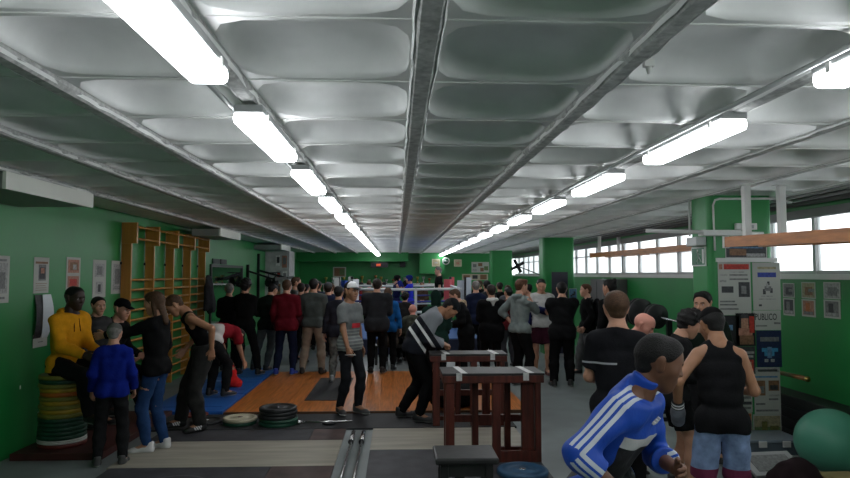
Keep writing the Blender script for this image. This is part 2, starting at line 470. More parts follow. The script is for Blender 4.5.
# ------------------------------------------------------------------ things on the floor
M_WOODF = mat('varnished_orange_boards', (.42, .135, .028), rough=.35, bump=.15, scale=14, var=.35, vscale=4, aniso=(8, .6, 1))
M_MATBLK = mat('black_rubber_mat', (.016, .016, .018), rough=.65, bump=.4, scale=120, var=.3, vscale=5)
M_BEIGE = mat('worn_beige_board', (.27, .245, .20), rough=.55, bump=.15, scale=15, var=.22, vscale=2.2, aniso=(.6, 4, 1))
M_BRICK = mat('worn_red_black_rubber', (.055, .030, .028), rough=.6, bump=.2, scale=60, var=.55, vscale=3.5)
M_PLUM = mat('grey_plum_rubber', (.035, .034, .04), rough=.6, bump=.2, scale=60, var=.4, vscale=5)
M_BLUEM = mat('blue_gym_mat', (.012, .09, .34), rough=.45, bump=.1, scale=25, var=.12, vscale=3)
def slab(name, x0, x1, y0, y1, z1, m, label, cat, z0=0, group=None, mats=None):
    s = MB().use(m).box((x0, y0, z0), (x1, y1, z1), .004)
    return thing(s, name, label, cat, origin=((x0+x1)/2, (y0+y1)/2, z0), group=group)
# wooden lifting platform with two black insets
X0, X1, Y0, Y1 = -2.28, 1.78, 8.80, 12.4
r = empty('wooden_platform', ((X0+X1)/2, (Y0+Y1)/2, 0), 'varnished orange wooden lifting platform with two black rubber insets in mid hall', 'platform')
s = MB().use(M_WOODF)
rs = random.Random(5); nb = 22
for i in range(nb):
    a = X0+(X1-X0)*i/nb; b = X0+(X1-X0)*(i+1)/nb
    s.box((a+.002, Y0, 0), (b-.002, Y1, .04-rs.uniform(0, .0015)))
part(s, 'board_deck', r)
for (a, b) in ((-1.33, -.76), (.55, 1.15)):
    part(MB().box((a, 9.55, .0395), (b, 11.6, .046)), 'rubber_inset', r, M_MATBLK)
part(MB().use(mat('platform_edge', (.07,.03,.012), rough=.6)).box((X0, Y0-.03, 0), (X1, Y0-.002, .042)), 'edge_board', r)
# blue mats beside it
for i, (ya, yb, xa, lb) in enumerate(((8.85, 10.15, -3.35, 'blue vinyl gym mat on the floor nearest the bent man in the tank top'), (10.17, 11.5, -3.35, 'blue vinyl gym mat on the floor, middle of three beside the wooden platform'),
        (11.52, 12.9, -3.3, 'blue vinyl gym mat farthest down the left side of the wooden platform'))):
    r = empty('gym_mat', (-2.8, (ya+yb)/2, 0), lb, 'mat', 'blue gym mats')
    part(MB().box((xa, ya, 0), (-2.31, yb, .045), .008), 'cover', r, M_BLUEM)
    part(MB().box((xa+.1, ya+.3, .0452), (-2.4, ya+.315, .047)).box((xa+.1, yb-.3, .0452), (-2.4, yb-.285, .047)), 'seam', r, mat('mat_seam', (.01,.05,.2), rough=.5))
slab('rubber_strip', -3.1, 1.45, 7.92, 8.74, .022, M_MATBLK, 'long black rubber strip between the near boards and the orange platform', 'mat')
# near platforms: rubber / beige board / rubber
def near_platform(x0, x1, rows, label):
    r = empty('lifting_platform', ((x0+x1)/2, 6.8, 0), label, 'platform', 'lifting platforms in the foreground')
    for (nm, xa, xb, ya, yb, m) in rows:
        part(MB().box((xa, ya, 0), (xb, yb, .02), .003), nm, r, m)
    return r
r = near_platform(-2.75, -.6, [('rubber_strip', -2.75, -.98, 7.38, 7.90, M_PLUM), ('rubber_corner', -.977, -.6, 7.38, 7.90, M_BRICK), ('beige_board', -2.75, -.6, 6.40, 7.377, M_BEIGE),
    ('rubber_panel', -2.72, -1.20, 4.3, 6.397, M_PLUM), ('red_rubber_panel', -1.197, -.6, 4.3, 6.397, M_BRICK)],
    'lifting platform of beige board between dark rubber at lower left, under the white sneakers')
s = MB()
for q in range(28):
    a = 2*PI*q/28; 
    for (cx, cy, R) in ((-1.95, 5.85, .28),):
        a2 = 2*PI*(q+1)/28
        s.quad((cx+R*math.cos(a), cy+R*math.sin(a), .0212), (R*(math.cos(a2)-math.cos(a)), R*(math.sin(a2)-math.sin(a)), 0), (.02*math.cos(a), .02*math.sin(a), 0))
subpart(s, 'scuff_ring', r, mat('scuff_grey', (.10,.10,.105), rough=.6)).location = -Vector(r.location)
part(MB().box((-2.5, 5.3, .0205), (-2.1, 5.95, .0212)), 'red_scuff', r, mat('red_scuff', (.16,.02,.02), rough=.6, var=.6, vscale=9))
r = near_platform(-.28, 1.42, [('beige_board', -.28, 1.42, 6.95, 7.9, M_BEIGE), ('rubber_panel', -.28, 1.42, 4.3, 6.94, M_PLUM)],
    'lifting platform with dark rubber front half, under the black stool and blue plate')
part(MB().box((-.28, 6.938, .0), (1.42, 6.948, .024)), 'joint_strip', r, mat('pale_strip', (.4,.38,.33), rough=.6))
# two steel bars in the gap between the platforms
for q, x in enumerate((-.50, -.385)):
    s = MB().use(M_STEEL).tube([(x, 5.0, .03), (x+.005, 7.7, .03)], .014, 10)
    r = empty('barbell_bar', (x, 6.3, 0), ['steel barbell bar lying in the gap between near platforms, left of two', 'steel barbell bar lying in the gap between near platforms, right of two'][q], 'barbell', 'bars in the gap')
    part(s, 'shaft', r)
    part(MB().tube([(x, 7.25, .03), (x+.002, 7.68, .03)], .025, 12), 'sleeve', r, M_STEEL)
    part(MB().tube([(x, 7.23, .03), (x, 7.25, .03)], .03, 12), 'collar', r, M_DKMET)
r = empty('barbell', (-.9, 8.15, .022), 'short barbell with black collar lying on the rubber strip right of the black plate stack', 'barbell')
part(MB().tube([(-1.18, 8.12, .05), (-.55, 8.16, .05)], .014, 10), 'shaft', r, M_STEEL)
part(MB().tube([(-1.22, 8.12, .05), (-1.17, 8.12, .05)], .027, 12), 'end_cap', r, M_STEEL)
part(MB().lathe((-.83, 8.14, .022), [(.07,0),(.085,.012),(.085,.022),(.07,.03)], 20), 'collar', r, M_BLACK)
# bumper plates
def plate_mesh(R, t, hub=.03):
    return [(hub, 0), (R*.62, 0), (R*.66, t*.1), (R-.008, 0), (R, t*.15), (R, t*.85), (R-.008, t), (R*.80, t), (R*.77, t*.84), (R*.40, t*.84), (R*.37, t), (hub, t)]
PLCOL = dict(black=(.014,.015,.016), green=(.01,.06,.035), cream=(.42,.38,.27), white=(.55,.55,.52), red=(.12,.02,.015), yellow=(.36,.23,.02), orange=(.40,.10,.01),
             olive=(.18,.17,.03), dgreen=(.008,.05,.028), blue=(.02,.07,.14))
def bumper(x, y, z, R, t, c, label, group=None, stripe=None):
    r = empty('weight_plate', (x, y, z), label, 'weight plate', group)
    part(MB().lathe((x, y, z), plate_mesh(R, t), 36), 'rubber_disc', r, mat('plate_'+c, PLCOL[c], rough=.5, bump=.1, scale=50, var=.15, vscale=8))
    part(MB().lathe((x, y, z-.0), [(.012, .002), (.03, .002), (.03, t+.001), (.012, t+.001)], 16), 'hub', r, M_STEEL)
    if stripe: part(MB().lathe((x, y, z+t*.35), [(R-.01, 0), (R+.002, 0), (R+.002, t*.3), (R-.01, t*.3)], 36), 'rim_band', r, mat('band_'+stripe, PLCOL[stripe], rough=.5))
    return r
z = .022; pos = ['bottom', 'second', 'middle', 'fourth', 'top']
for i in range(5):
    c = 'green' if i < 2 else 'black'
    bumper(-1.46+[0, .01, -.005, .008, 0][i], 8.18, z, .235-.006*(i > 2), .042, c, '%s bumper plate, %s of the tall stack on the rubber strip' % ('dark green' if i < 2 else 'black', pos[i] if i else 'lowest'), 'stack of five plates', 'dgreen' if i == 1 else None); z += .0425
z = .022
for i, c in enumerate(('dgreen', 'cream')):
    bumper(-1.93, 8.22, z, .205, .04, c, ['green bumper plate under the cream plate beside the tall stack', 'cream bumper plate lying on top of a green one beside the tall stack'][i], 'pair of plates'); z += .0405
bumper(-2.36, 8.3, .022, .19, .035, 'black', 'single black plate lying just right of the striped black sneakers', None)
bumper(-2.62, 8.72, .0221, .16, .02, 'red', 'small red plate lying flat at the edge of the blue mat', None)
bumper(1.16, 6.05, .02, .235, .05, 'blue', 'blue bumper plate lying on dark rubber beside the black stool', None)
# tall stack the man in yellow sits on
r_ = slab('low_dolly', -3.85, -2.95, 6.75, 8.8, .07, mat('dark_red_board', (.05,.012,.010), rough=.6, var=.4, vscale=4), 'low dark red board along the left wall under the plate stack', 'board')
z = .07; R = .235
seq = ['red', 'white', 'white', 'dgreen', 'dgreen', 'dgreen', 'dgreen', 'dgreen', 'olive', 'yellow', 'olive', 'yellow', 'olive', 'orange', 'yellow', 'olive', 'dgreen', 'olive']
words_ = ['lowest', 'second', 'third', 'fourth', 'fifth', 'sixth', 'seventh', 'eighth', 'ninth', 'tenth', 'eleventh', 'twelfth', 'thirteenth', 'fourteenth', 'fifteenth', 'sixteenth', 'seventeenth', 'topmost']
cn = dict(red='dark red', white='white', dgreen='dark green', olive='olive', yellow='yellow', orange='orange')
for i, c in enumerate(seq):
    t = .02 if c == 'white' else .043
    bumper(-3.52+random.uniform(-.006, .006), 7.12+random.uniform(-.006, .006), z, R-(.012 if c in ('yellow', 'orange') else 0), t, c, '%s weight plate, %s of the stack under the man in yellow' % (cn[c], words_[i]), 'tall stack of weight plates'); z += t+.0008
ZSTACK = z
z = .07
for i in range(12):
    c = ['black', 'dgreen', 'black'][i % 3]
    bumper(-3.68, 8.55, z, .225, .045, c, '%s weight plate, %s of the dark stack behind the boy in blue' % ({'black': 'black', 'dgreen': 'dark green'}[c], words_[i] if i < 11 else 'topmost'), 'dark stack of weight plates'); z += .0458
# ---- red brown wooden lifting blocks
M_RED = mat('red_brown_timber', (.075, .016, .010), rough=.45, bump=.15, scale=12, var=.45, vscale=5, aniso=(5, 5, .6))
M_PAD = mat('worn_black_pad', (.024, .022, .022), rough=.55, bump=.2, scale=40, var=.3, vscale=7)
M_TAPE = mat('white_tape', (.50, .50, .49), rough=.6, var=.2, vscale=30)
def rack(x0, x1, y0, y1, zt, label, wide=True):
    r = empty('wooden_rack', ((x0+x1)/2, (y0+y1)/2, 0), label, 'rack', 'red brown wooden racks')
    part(MB().box((x0-.03, y0-.01, zt-.085), (x1+.03, y1+.01, zt-.012), .006), 'top_beam', r, M_RED)
    part(MB().box((x0-.035, y0-.015, zt-.0115), (x1+.035, y1+.015, zt+.012), .006), 'top_pad', r, M_PAD)
    L = x1-x0
    posts = [(x0, x0+.085, y0), (x0+.30, x0+.365, y1-.08), (x0+.46, x0+.54, y0), (x0+.64, x0+.70, y1-.08), (x1-.18, x1-.06, y0+.05) if wide else (x1-.2, x1-.14, y1-.08), (x1-.055, x1, y0), (x0+.01, x0+.07, y1-.08), (x1-.055, x1, y1-.08)]
    for (a, b, yy) in posts: part(MB().box((a, yy, .02), (b, yy+.075, zt-.086), .004), 'post', r, M_RED)
    part(MB().box((x0+.087, y1-.06, .33), (x1-.06, y1-.02, .40)), 'cross_rail', r, M_RED)
    part(MB().box((x0+.54, y0+.005, .021), (x1-.057, y0+.045, .13)), 'foot_board', r, M_RED)
    part(MB().box((x0+.04, y1-.05, .02), (x1-.04, y1-.01, .07)), 'foot_board', r, M_RED)
    for tx in (x0+.16, x1-.12):
        t = MB().frame(((tx), (y0+y1)/2, zt+.0135), (.03, (y1-y0)/2+.016, .0015), (Vector((1, .10, 0)), Vector((-.10, 1, 0)), (0,0,1)))
        t.box((tx-.028-.03, y0-.018, zt-.06), (tx+.028-.03, y0-.0155, zt+.014))
        part(t, 'tape_strip', r, M_TAPE)
    return r
rack(.48, 1.42, 6.42, 6.86, .875, 'larger red brown wooden rack with black padded top behind the black stool')
rack(.44, 1.32, 7.98, 8.34, .875, 'red brown wooden rack with taped black top, the farther one the bending man leans on', False)
# dark kit bag between the racks
s = surf([([dict(a=(.62, 9.0, .22), b=(.95, 9.05, .22), ra=.19, rb=.18)], [((0,0,.042), (0,0,-1))], .03)], .02, wr=.012, seed=4)
o = mk('kit_bag', *s, [cloth('bag_black', (.012,.012,.012))]); tag(o, 'black kit bag slumped on the floor behind the farther wooden rack', 'bag')
# ---- black stool
r = empty('stool', (.53, 5.1, .02), 'black wooden stool with rounded square top in front of the wooden rack', 'stool')
M_STL = mat('black_painted_wood', (.018, .018, .018), rough=.45, bump=.15, scale=20, var=.3, vscale=5)
part(MB().box((.29, 4.92, .43), (.77, 5.32, .48), .015), 'seat', r, M_STL)
for (a, b) in ((.33, 4.96), (.67, 4.96), (.33, 5.22), (.67, 5.22)): part(MB().box((a, b, .02), (a+.06, b+.06, .431), .004), 'leg', r, M_STL)
for a, b in (((.39, 4.975, .33), (.67, 5.0, .425)), ((.39, 5.24, .33), (.67, 5.265, .425)), ((.345, 5.02, .33), (.37, 5.22, .425)), ((.69, 5.02, .33), (.715, 5.22, .425))): part(MB().box(a, b), 'apron', r, M_STL)
part(MB().box((.46, 5.235, .02), (.54, 5.27, .33)), 'centre_brace', r, M_STL)
# ------------------------------------------------------------------ left wall
M_PAPER = mat('paper', (.42, .42, .39), rough=.7, var=.06)
def ink(n, c): return mat('ink_'+n, c, rough=.6, var=.35, vscale=40)
INK = dict(grey=(.16,.16,.16), dark=(.04,.04,.045), red=(.40,.03,.02), blue=(.03,.05,.28), brown=(.20,.10,.05), pink=(.35,.16,.11), skin=(.38,.20,.13), lgrey=(.30,.30,.29), green=(.10,.16,.06), orange=(.42,.12,.03), navy=(.008,.015,.06), sky=(.10,.20,.34), beige=(.30,.26,.16), cyan=(.05,.25,.45), white=(.6,.6,.58), black=(.008,.008,.01), olive=(.12,.12,.03))
def poster(name, label, cat, o, u, v, w, h, blocks, paper=None, group=None, thick=.004, texts=()):
    """sheet with its lower left at o, u along its width, v up; blocks (x0,y0,x1,y1,ink) in fractions"""
    o = Vector(o); u = Vector(u).normalized(); v = Vector(v).normalized(); n = u.cross(v)
    s = MB().use(paper or M_PAPER)
    s.frame(o+u*(w/2)+v*(h/2)+n*(thick/2), (w/2, h/2, thick/2), (u, v, n))
    for q, b in enumerate(blocks):
        s.use(ink(b[4], INK[b[4]])); e = thick+.0006+.0004*q
        s.frame(o+u*(w*(b[0]+b[2])/2)+v*(h*(b[1]+b[3])/2)+n*(e/2+.0), (w*(b[2]-b[0])/2, h*(b[3]-b[1])/2, e/2), (u, v, n))
    for (tx, size, cx, cy, c, off, sx) in texts:
        s.use(ink(c, INK[c])); add_text(s, tx, size, o+u*(w*cx)+v*(h*cy)+n*(thick+.0006+.0004*(len(blocks)+1)), u, v, off, sx)
    return thing(s, name, label, cat, group=group, origin=o)
def lines(x0, x1, ys, c='grey', t=.012): return [(x0, y, x1-(.08 if i % 3 == 2 else 0), y+t, c) for i, y in enumerate(ys)]
def wl(px, D_unused=None):
    return XL
def wall_l(pxa, pxb, pya, pyb):
    """rectangle on the left wall: y range and z range"""
    ya = XL/( (CF+CR*((pxa-425)/F_PX)+CU*((239-pya)/F_PX)).x ) ; d = CF+CR*((pxa-425)/F_PX)+CU*((239-pya)/F_PX); k = XL/d.x
    A = d*k; d = CF+CR*((pxb-425)/F_PX)+CU*((239-pyb)/F_PX); d2 = CF+CR*((pxa-425)/F_PX)+CU*((239-pyb)/F_PX)
    return A.y, d.y*XL/d.x, CAMZ+A.z, CAMZ+d2.z*k
def lposter(pxa, pxb, pyt, pyb, label, blocks, **kw):
    ya, yb, zt, zb = wall_l(pxa, pxb, pyt, pyb)
    return poster(kw.pop('name', 'poster'), label, kw.pop('cat', 'poster'), (XL, ya, zb), (0,1,0), (0,0,1), yb-ya, zt-zb, blocks, **kw)
lposter(-12, 8, 255, 304, 'white poster with a grey round figure at the left edge of the photo', [(.12,.2,.9,.85,'lgrey'), (.3,.3,.8,.65,'grey'), (.15,.88,.85,.93,'grey'), (.2,.08,.8,.13,'grey')])
lposter(34, 48, 257, 293.5, 'white poster with a small dark photo above a note, second on the left wall', [(.3,.35,.8,.8,'grey'), (.36,.4,.74,.72,'dark'), (.45,.55,.68,.7,'pink'), (.1,.82,.9,.88,'brown')]+lines(.15,.85,[.08,.14,.2,.26],'brown'))
lposter(66.5, 79.5, 257, 290, 'poster with two reddish photos above the man in yellow', [(.1,.52,.9,.93,'pink'), (.1,.08,.9,.42,'pink'), (.25,.6,.8,.85,'brown'), (.25,.12,.75,.33,'red'), (.45,.62,.7,.78,'lgrey')])
lposter(93, 105, 259.5, 298, 'white poster with two grey pictures above the boys in black', [(.15,.55,.85,.9,'lgrey'), (.3,.6,.7,.83,'grey'), (.25,.1,.75,.42,'lgrey'), (.4,.15,.6,.35,'dark')])
lposter(111.5, 122, 260.5, 294, 'narrow poster nearest the wooden wall bars', [(.15,.1,.85,.9,'lgrey'), (.3,.3,.7,.75,'grey')]+lines(.25,.75,[.15,.2],'dark'))
# curling poster hanging off the wall: dark back, white front
ya, yb, zt, zb = wall_l(34, 47, 295, 348)
s = MB(); n = 10
for j, (m_, dx) in enumerate(((ink('dark', INK['dark']), 0), (mat('paper_back', (.62,.66,.70), rough=.5), .02))):
    s.use(m_); vs = []; fs = []
    for i in range(n+1):
        t = i/n; z = zb+.10+(zt-zb-.10)*t; bow = .05*math.sin(t*PI)
        w0, w1 = (0, .45) if j == 0 else (.42-.12*math.sin(t*PI), .98-.15*(1-t))
        for th in (0, .004):
            vs += [(XL+.004+dx+bow*.6+th, ya+(yb-ya)*w0, z), (XL+.004+dx+bow+th, ya+(yb-ya)*w1, z)]
    for i in range(n):
        a = i*4; b = a+4
        fs += [(a, a+1, b+1, b), (a+2, b+2, b+3, a+3), (a, b, b+2, a+2), (a+1, a+3, b+3, b+1)]
    s.add(vs, fs)
s.use(M_PAPER).box((XL+.001, ya+.0, zb), (XL+.006, ya+(yb-ya)*.95, zb+.14)); s.use(ink('grey', INK['grey'])).box((XL+.001, ya+.1, zb+.05), (XL+.007, yb-.1, zb+.06))
thing(s, 'curled_poster', 'white and black poster curling away from the wall left of the man in yellow', 'poster', origin=(XL, ya, zb))
# wall scuffs
for (px, py, sz, lb) in ((20, 388, .03, 'small white paint chip low on the left green wall, upper of two'), (38, 415, .04, 'small white paint chip low on the left green wall, lower of two')):
    ya, yb, zt, zb = wall_l(px-2, px+2, py-2, py+2)
    s = MB().lathe((XL, (ya+yb)/2, (zt+zb)/2), [(sz*.5, .0005), (sz*.6, .0015), (sz*.2, .003)], 7, axis=(1,0,0), sx=1.3, sy=.6)
    thing(s, 'paint_chip', lb, 'chip', M_WHITE, origin=(XL, ya, zb))
# ---- wooden wall bars
M_BAR = mat('orange_varnished_pine', (.42, .185, .035), rough=.35, bump=.08, scale=12, var=.2, vscale=3, aniso=(4, 4, .4))
ys = [9.43, 10.3, 11.19, 12.09, 13.0]
r = empty('wall_bars', (XL+.1, 11.2, 0), 'orange wooden gymnastic wall bars fixed to the green wall on the left', 'wall bars')
for y in ys:
    part(MB().box((XL+.015, y-.02, .05), (XL+.155, y+.02, 2.30), .004), 'upright', r, M_BAR)
    part(MB().box((XL+.015, y-.025, 2.30), (XL+.23, y+.025, 2.60), .004), 'head_block', r, M_BAR)
    part(MB().box((XL, y-.03, 2.0), (XL+.03, y+.08, 2.04)), 'wall_bracket', r, M_DKMET); part(MB().box((XL, y-.03, 1.3), (XL+.03, y+.05, 1.34)), 'wall_bracket', r, M_DKMET)
for i in range(4):
    a, b = ys[i]+.02, ys[i+1]-.02
    for (z, dx) in [(2.54, .20), (2.37, .20)] + [(1.78-.145*j, .125) for j in range(12)]:
        part(MB().tube([(XL+dx, a, z), (XL+dx, b, z)], .017, 8), 'rung', r, M_BAR)
# ---- mirror with dark frame, rack for bags
M_MIR = mat('mirror_glass', (.55,.62,.62), rough=.04, metal=1)
r = empty('wall_mirror', (XL, 15.0, 1.3), 'large dark framed mirror on the green wall behind the people in black', 'mirror')
part(MB().box((XL, 13.9, .55), (XL+.012, 16.6, 2.02)), 'glass', r, M_MIR)
fr = MB()
for (a, b) in (((XL, 13.84, .5), (XL+.04, 13.9, 2.08)), ((XL, 16.6, .5), (XL+.04, 16.66, 2.08)), ((XL, 13.9, 2.02), (XL+.04, 16.6, 2.08)), ((XL, 13.9, .5), (XL+.04, 16.6, .55))): fr.box(a, b)
part(fr, 'frame', r, mat('mirror_frame', (.02,.03,.025), rough=.5))
for i, (a, b) in enumerate(((14.0, 14.55), (14.62, 15.1))):
    s = MB().box((XL, a, 2.09), (XL+.03, b, 2.2)); s.use(ink('lgrey', INK['lgrey'])).box((XL, a+.08, 2.12), (XL+.032, b-.2, 2.16))
    o = thing(s, 'name_plate', ['dark plate on the wall above the mirror, left of two', 'dark plate on the wall above the mirror, right of two'][i], 'sign', ink('dark', INK['dark']), origin=(XL, a, 2.09))
r = empty('pull_up_frame', (XL, 18.0, 1.3), 'black steel pull-up frame on the left wall with two speed bags', 'frame')
for y in (17.2, 18.5): part(MB().box((XL, y-.04, .9), (XL+.07, y+.04, 2.45 if y > 18 else 2.12)), 'upright', r, M_DKMET)
part(MB().beam((XL+.05, 17.2, 1.95), (XL+.75, 17.25, 1.72), .05, .05), 'arm', r, M_DKMET); part(MB().beam((XL+.05, 18.5, 1.98), (XL+.85, 18.5, 1.76), .06, .06), 'arm', r, M_DKMET)
part(MB().beam((XL+.75, 17.0, 1.74), (XL+.85, 19.4, 1.78), .06, .08), 'crossbar', r, M_DKMET)
for i, (px) in enumerate((268.3, 275.3)):
    p = at(px, 281, 18.0); x, z = p.x, p.z
    r = empty('speed_bag', (x, 18.0, z+.25), ['black teardrop speed bag hanging from the steel frame, left of two', 'black teardrop speed bag hanging from the steel frame, right of two'][i], 'punching bag', 'speed bags')
    part(MB().lathe((x, 18.0, z-.16), [(.02, 0), (.075, .03), (.10, .09), (.095, .15), (.06, .23), (.025, .29)], 16), 'bag', r, M_BLACK)
    part(MB().tube([(x, 18.0, z+.12), (x, 18.0, z+.22)], .01, 6), 'swivel', r, M_DKMET)
    part(MB().lathe((x, 18.0, z+.215), [(.13, 0), (.13, .025)], 16), 'drum', r, M_DKMET)
# bills on the pier
bl = [('white','dark'), ('pink','grey'), ('lgrey','red'), ('white','grey'), ('brown','dark'), ('white','pink')]
k = 0
for (x, z, w, h) in ((-3.62, 2.1, .14, .36), (-3.44, 2.05, .16, .40), (-3.60, 1.68, .15, .32), (-3.42, 1.62, .14, .36), (-3.62, 1.26, .16, .34), (-3.42, 1.22, .15, .3)):
    a, b = bl[k]
    poster('bill', '%s bill pasted on the front of the whitewashed pier, %s' % ({'white':'white','pink':'pinkish','lgrey':'grey','brown':'brown'}[a], ['upper left', 'upper right', 'middle left', 'middle right', 'lower left', 'lower right'][k]), 'poster', (x, 19.599, z), (1,0,0), (0,0,1), w, h, [(.05,.05,.95,.95,a), (.2,.3,.8,.8,b)], group='bills on the pier'); k += 1
# ------------------------------------------------------------------ near column: bills, boxes, pipes
YF1 = YC1-.0008
def cposter(pxa, pxb, pyt, pyb, label, blocks, **kw):
    A = at(pxa, pyt, YF1); B = at(pxb, pyb, YF1)
    return poster(kw.pop('name', 'newspaper_page'), label, kw.pop('cat', 'poster'), (A.x, YF1, B.z), (1,0,0), (0,0,1), B.x-A.x, A.z-B.z, blocks, **kw)
ys_ = [.60, .56, .52, .66, .70, .74]
cposter(717.5, 751.5, 262, 315, 'newspaper front page with a red masthead on the near green column', [(.18,.86,.95,.96,'red'), (.03,.86,.14,.96,'pink'), (.1,.42,.46,.54,'dark'), (.62,.34,.96,.62,'dark'), (.04,.18,.56,.21,'grey'), (.04,.24,.5,.27,'grey'), (.04,.10,.6,.13,'grey'), (.35,.74,.9,.77,'grey'), (.35,.66,.92,.69,'grey'), (.05,.62,.25,.66,'lgrey'), (.05,.74,.28,.77,'lgrey'), (.35,.80,.8,.82,'lgrey'), (.7,.4,.85,.55,'grey')])
cposter(752, 781, 262.5, 310, 'newspaper page with a blue headline and a motorcycle picture on the near column', [(.18,.86,.85,.91,'beige'), (.18,.69,.85,.79,'blue'), (.36,.33,.46,.44,'dark'), (.62,.36,.71,.46,'dark'), (.42,.40,.66,.50,'grey'), (.52,.52,.6,.60,'dark'), (.48,.46,.56,.56,'lgrey'), (.3,.28,.7,.30,'lgrey'), (.2,.22,.8,.24,'lgrey'), (.2,.08,.3,.12,'dark')])
cposter(752.5, 781, 310.5, 330, 'newspaper cut with the headline PUBLICO on the near column', [(.1,.18,.5,.25,'grey'), (.75,.3,.98,.4,'grey')], texts=[('PUBLICO', .10, .46, .66, 'dark', .0015, .62)])
cposter(716, 740, 315.5, 345, 'dark sports poster behind the man in the black cap, on the near column', [(.02,.02,.98,.98,'black'), (.55,.5,.7,.68,'sky'), (.1,.1,.4,.35,'brown')], paper=ink('black', INK['black']))
cposter(735, 755.5, 313, 346, 'dark poster of a person from the chest up, beside the headline PUBLICO', [(.02,.02,.98,.98,'black'), (.3,.52,.66,.94,'skin'), (.3,.84,.66,.97,'dark'), (.15,.32,.85,.54,'pink'), (.2,.05,.9,.32,'brown'), (.7,.4,.95,.9,'red')], paper=ink('black', INK['black']))
cposter(756, 782, 330.5, 367, 'dark navy poster with a light blue emblem on the near column', [(.02,.02,.98,.98,'navy'), (.15,.70,.9,.82,'grey'), (.2,.42,.85,.52,'cyan'), (.3,.30,.7,.42,'cyan'), (.42,.25,.6,.55,'sky'), (.3,.14,.45,.22,'lgrey'), (.55,.14,.7,.22,'lgrey')], paper=ink('navy', INK['navy']))
cposter(736, 755.5, 346.5, 374, 'dark red fight card poster on the near column', [(.02,.02,.98,.98,'dark'), (.1,.74,.95,.82,'lgrey'), (.2,.60,.9,.68,'lgrey'), (.1,.08,.4,.5,'pink'), (.5,.1,.9,.52,'red'), (.6,.2,.8,.45,'skin')], paper=ink('dark', INK['dark']))
cposter(753.5, 781, 367.5, 414, 'large clipping with two brown photos on the near column', [(.05,.90,.98,.99,'lgrey'), (.15,.91,.9,.96,'dark'), (.05,.40,.42,.72,'brown'), (.55,.5,.95,.72,'brown'), (.1,.45,.38,.6,'grey'), (.6,.52,.9,.62,'dark'), (.05,.78,.9,.82,'sky'), (.55,.3,.9,.34,'grey'), (.55,.38,.95,.42,'lgrey'), (.05,.06,.9,.1,'grey'), (.05,.2,.4,.24,'grey')])
cposter(753, 781.5, 414.5, 437, 'yellowish landscape picture low on the near column', [(.03,.06,.97,.94,'beige'), (.03,.06,.97,.45,'green'), (.3,.25,.5,.7,'olive'), (.6,.3,.9,.5,'olive')])
cposter(736, 752.5, 374.5, 412, 'black and white clipping in the middle of the near column', [(.05,.75,.95,.97,'black'), (.1,.5,.95,.62,'dark'), (.1,.35,.9,.42,'grey'), (.1,.2,.95,.28,'dark'), (.1,.08,.9,.14,'grey')])
cposter(736, 752.5, 412.5, 437, 'orange flyer low on the near column beside the yellowish picture', [(.04,.04,.96,.96,'orange'), (.2,.3,.7,.7,'red')])
s = MB().use(M_WHITE); A = at(715.5, 258, YF1); B = at(776, 262, YF1); s.box((A.x, YC1-.03, B.z), (B.x, YC1-.001, A.z)); thing(s, 'poster_rail', 'white rail above the newspaper pages on the near column', 'rail', origin=(A.x, YC1, B.z))
A = at(725, 245, YF1); B = at(767, 258, YF1)
poster('bill', 'dark picture strip tucked behind the wooden beam on the near column', 'poster', (A.x, YF1, B.z), (1,0,0), (0,0,1), B.x-A.x, A.z-B.z, [(.02,.05,.98,.95,'dark'), (.1,.2,.5,.7,'brown'), (.5,.1,.95,.35,'lgrey'), (.05,.75,.9,.85,'sky')])
# emergency light
A = at(734, 223.5, YC1); B = at(755, 230, YC1)
r = empty('emergency_light', (A.x, YC1, B.z), 'small white emergency light box high on the near column', 'lamp')
part(MB().box((A.x, YC1-.05, B.z), (B.x, YC1-.001, A.z), .006), 'case', r, M_WHITE)
part(MB().box((A.x+.06, YC1-.054, B.z+.015), (B.x-.04, YC1-.0505, A.z-.02)), 'lens', r, mat('lens_grey', (.3,.33,.32), rough=.3))
# exit sign on the side face of the column
M_SIGN = mat('sign_green', (.01, .12, .05), rough=.4)
s = MB().use(M_WHITE).box((XC0-.015, YC1+.06, 1.95), (XC0-.001, YC1+.40, 2.17)); s.use(M_SIGN).box((XC0-.017, YC1+.075, 1.965), (XC0-.0151, YC1+.385, 2.155)); s.use(M_WHITE)
yo = YC1+.2; xs = XC0-.0175
def sq(ya, yb, za, zb): s.box((xs-.001, ya, za), (xs+.001, yb, zb))
s.lathe((xs, yo+.04, 2.125), [(.014, -.001), (.014, .001)], 10, axis=(1,0,0))
s.beam((xs, yo+.03, 2.11), (xs, yo, 2.05), .028, .002, up=(0,1,0)); s.beam((xs, yo, 2.05), (xs, yo+.05, 2.01), .014, .002, up=(0,1,0)); s.beam((xs, yo+.05, 2.01), (xs, yo+.03, 1.975), .012, .002, up=(0,1,0)); s.beam((xs, yo, 2.05), (xs, yo-.05, 2.0), .014, .002, up=(0,1,0))
s.beam((xs, yo+.03, 2.1), (xs, yo-.03, 2.08), .01, .002, up=(0,1,0)); sq(YC1+.09, YC1+.13, 1.98, 2.14)
thing(s, 'exit_sign', 'green exit sign with a white running figure on the side of the near column', 'sign', origin=(XC0, YC1+.2, 1.95))
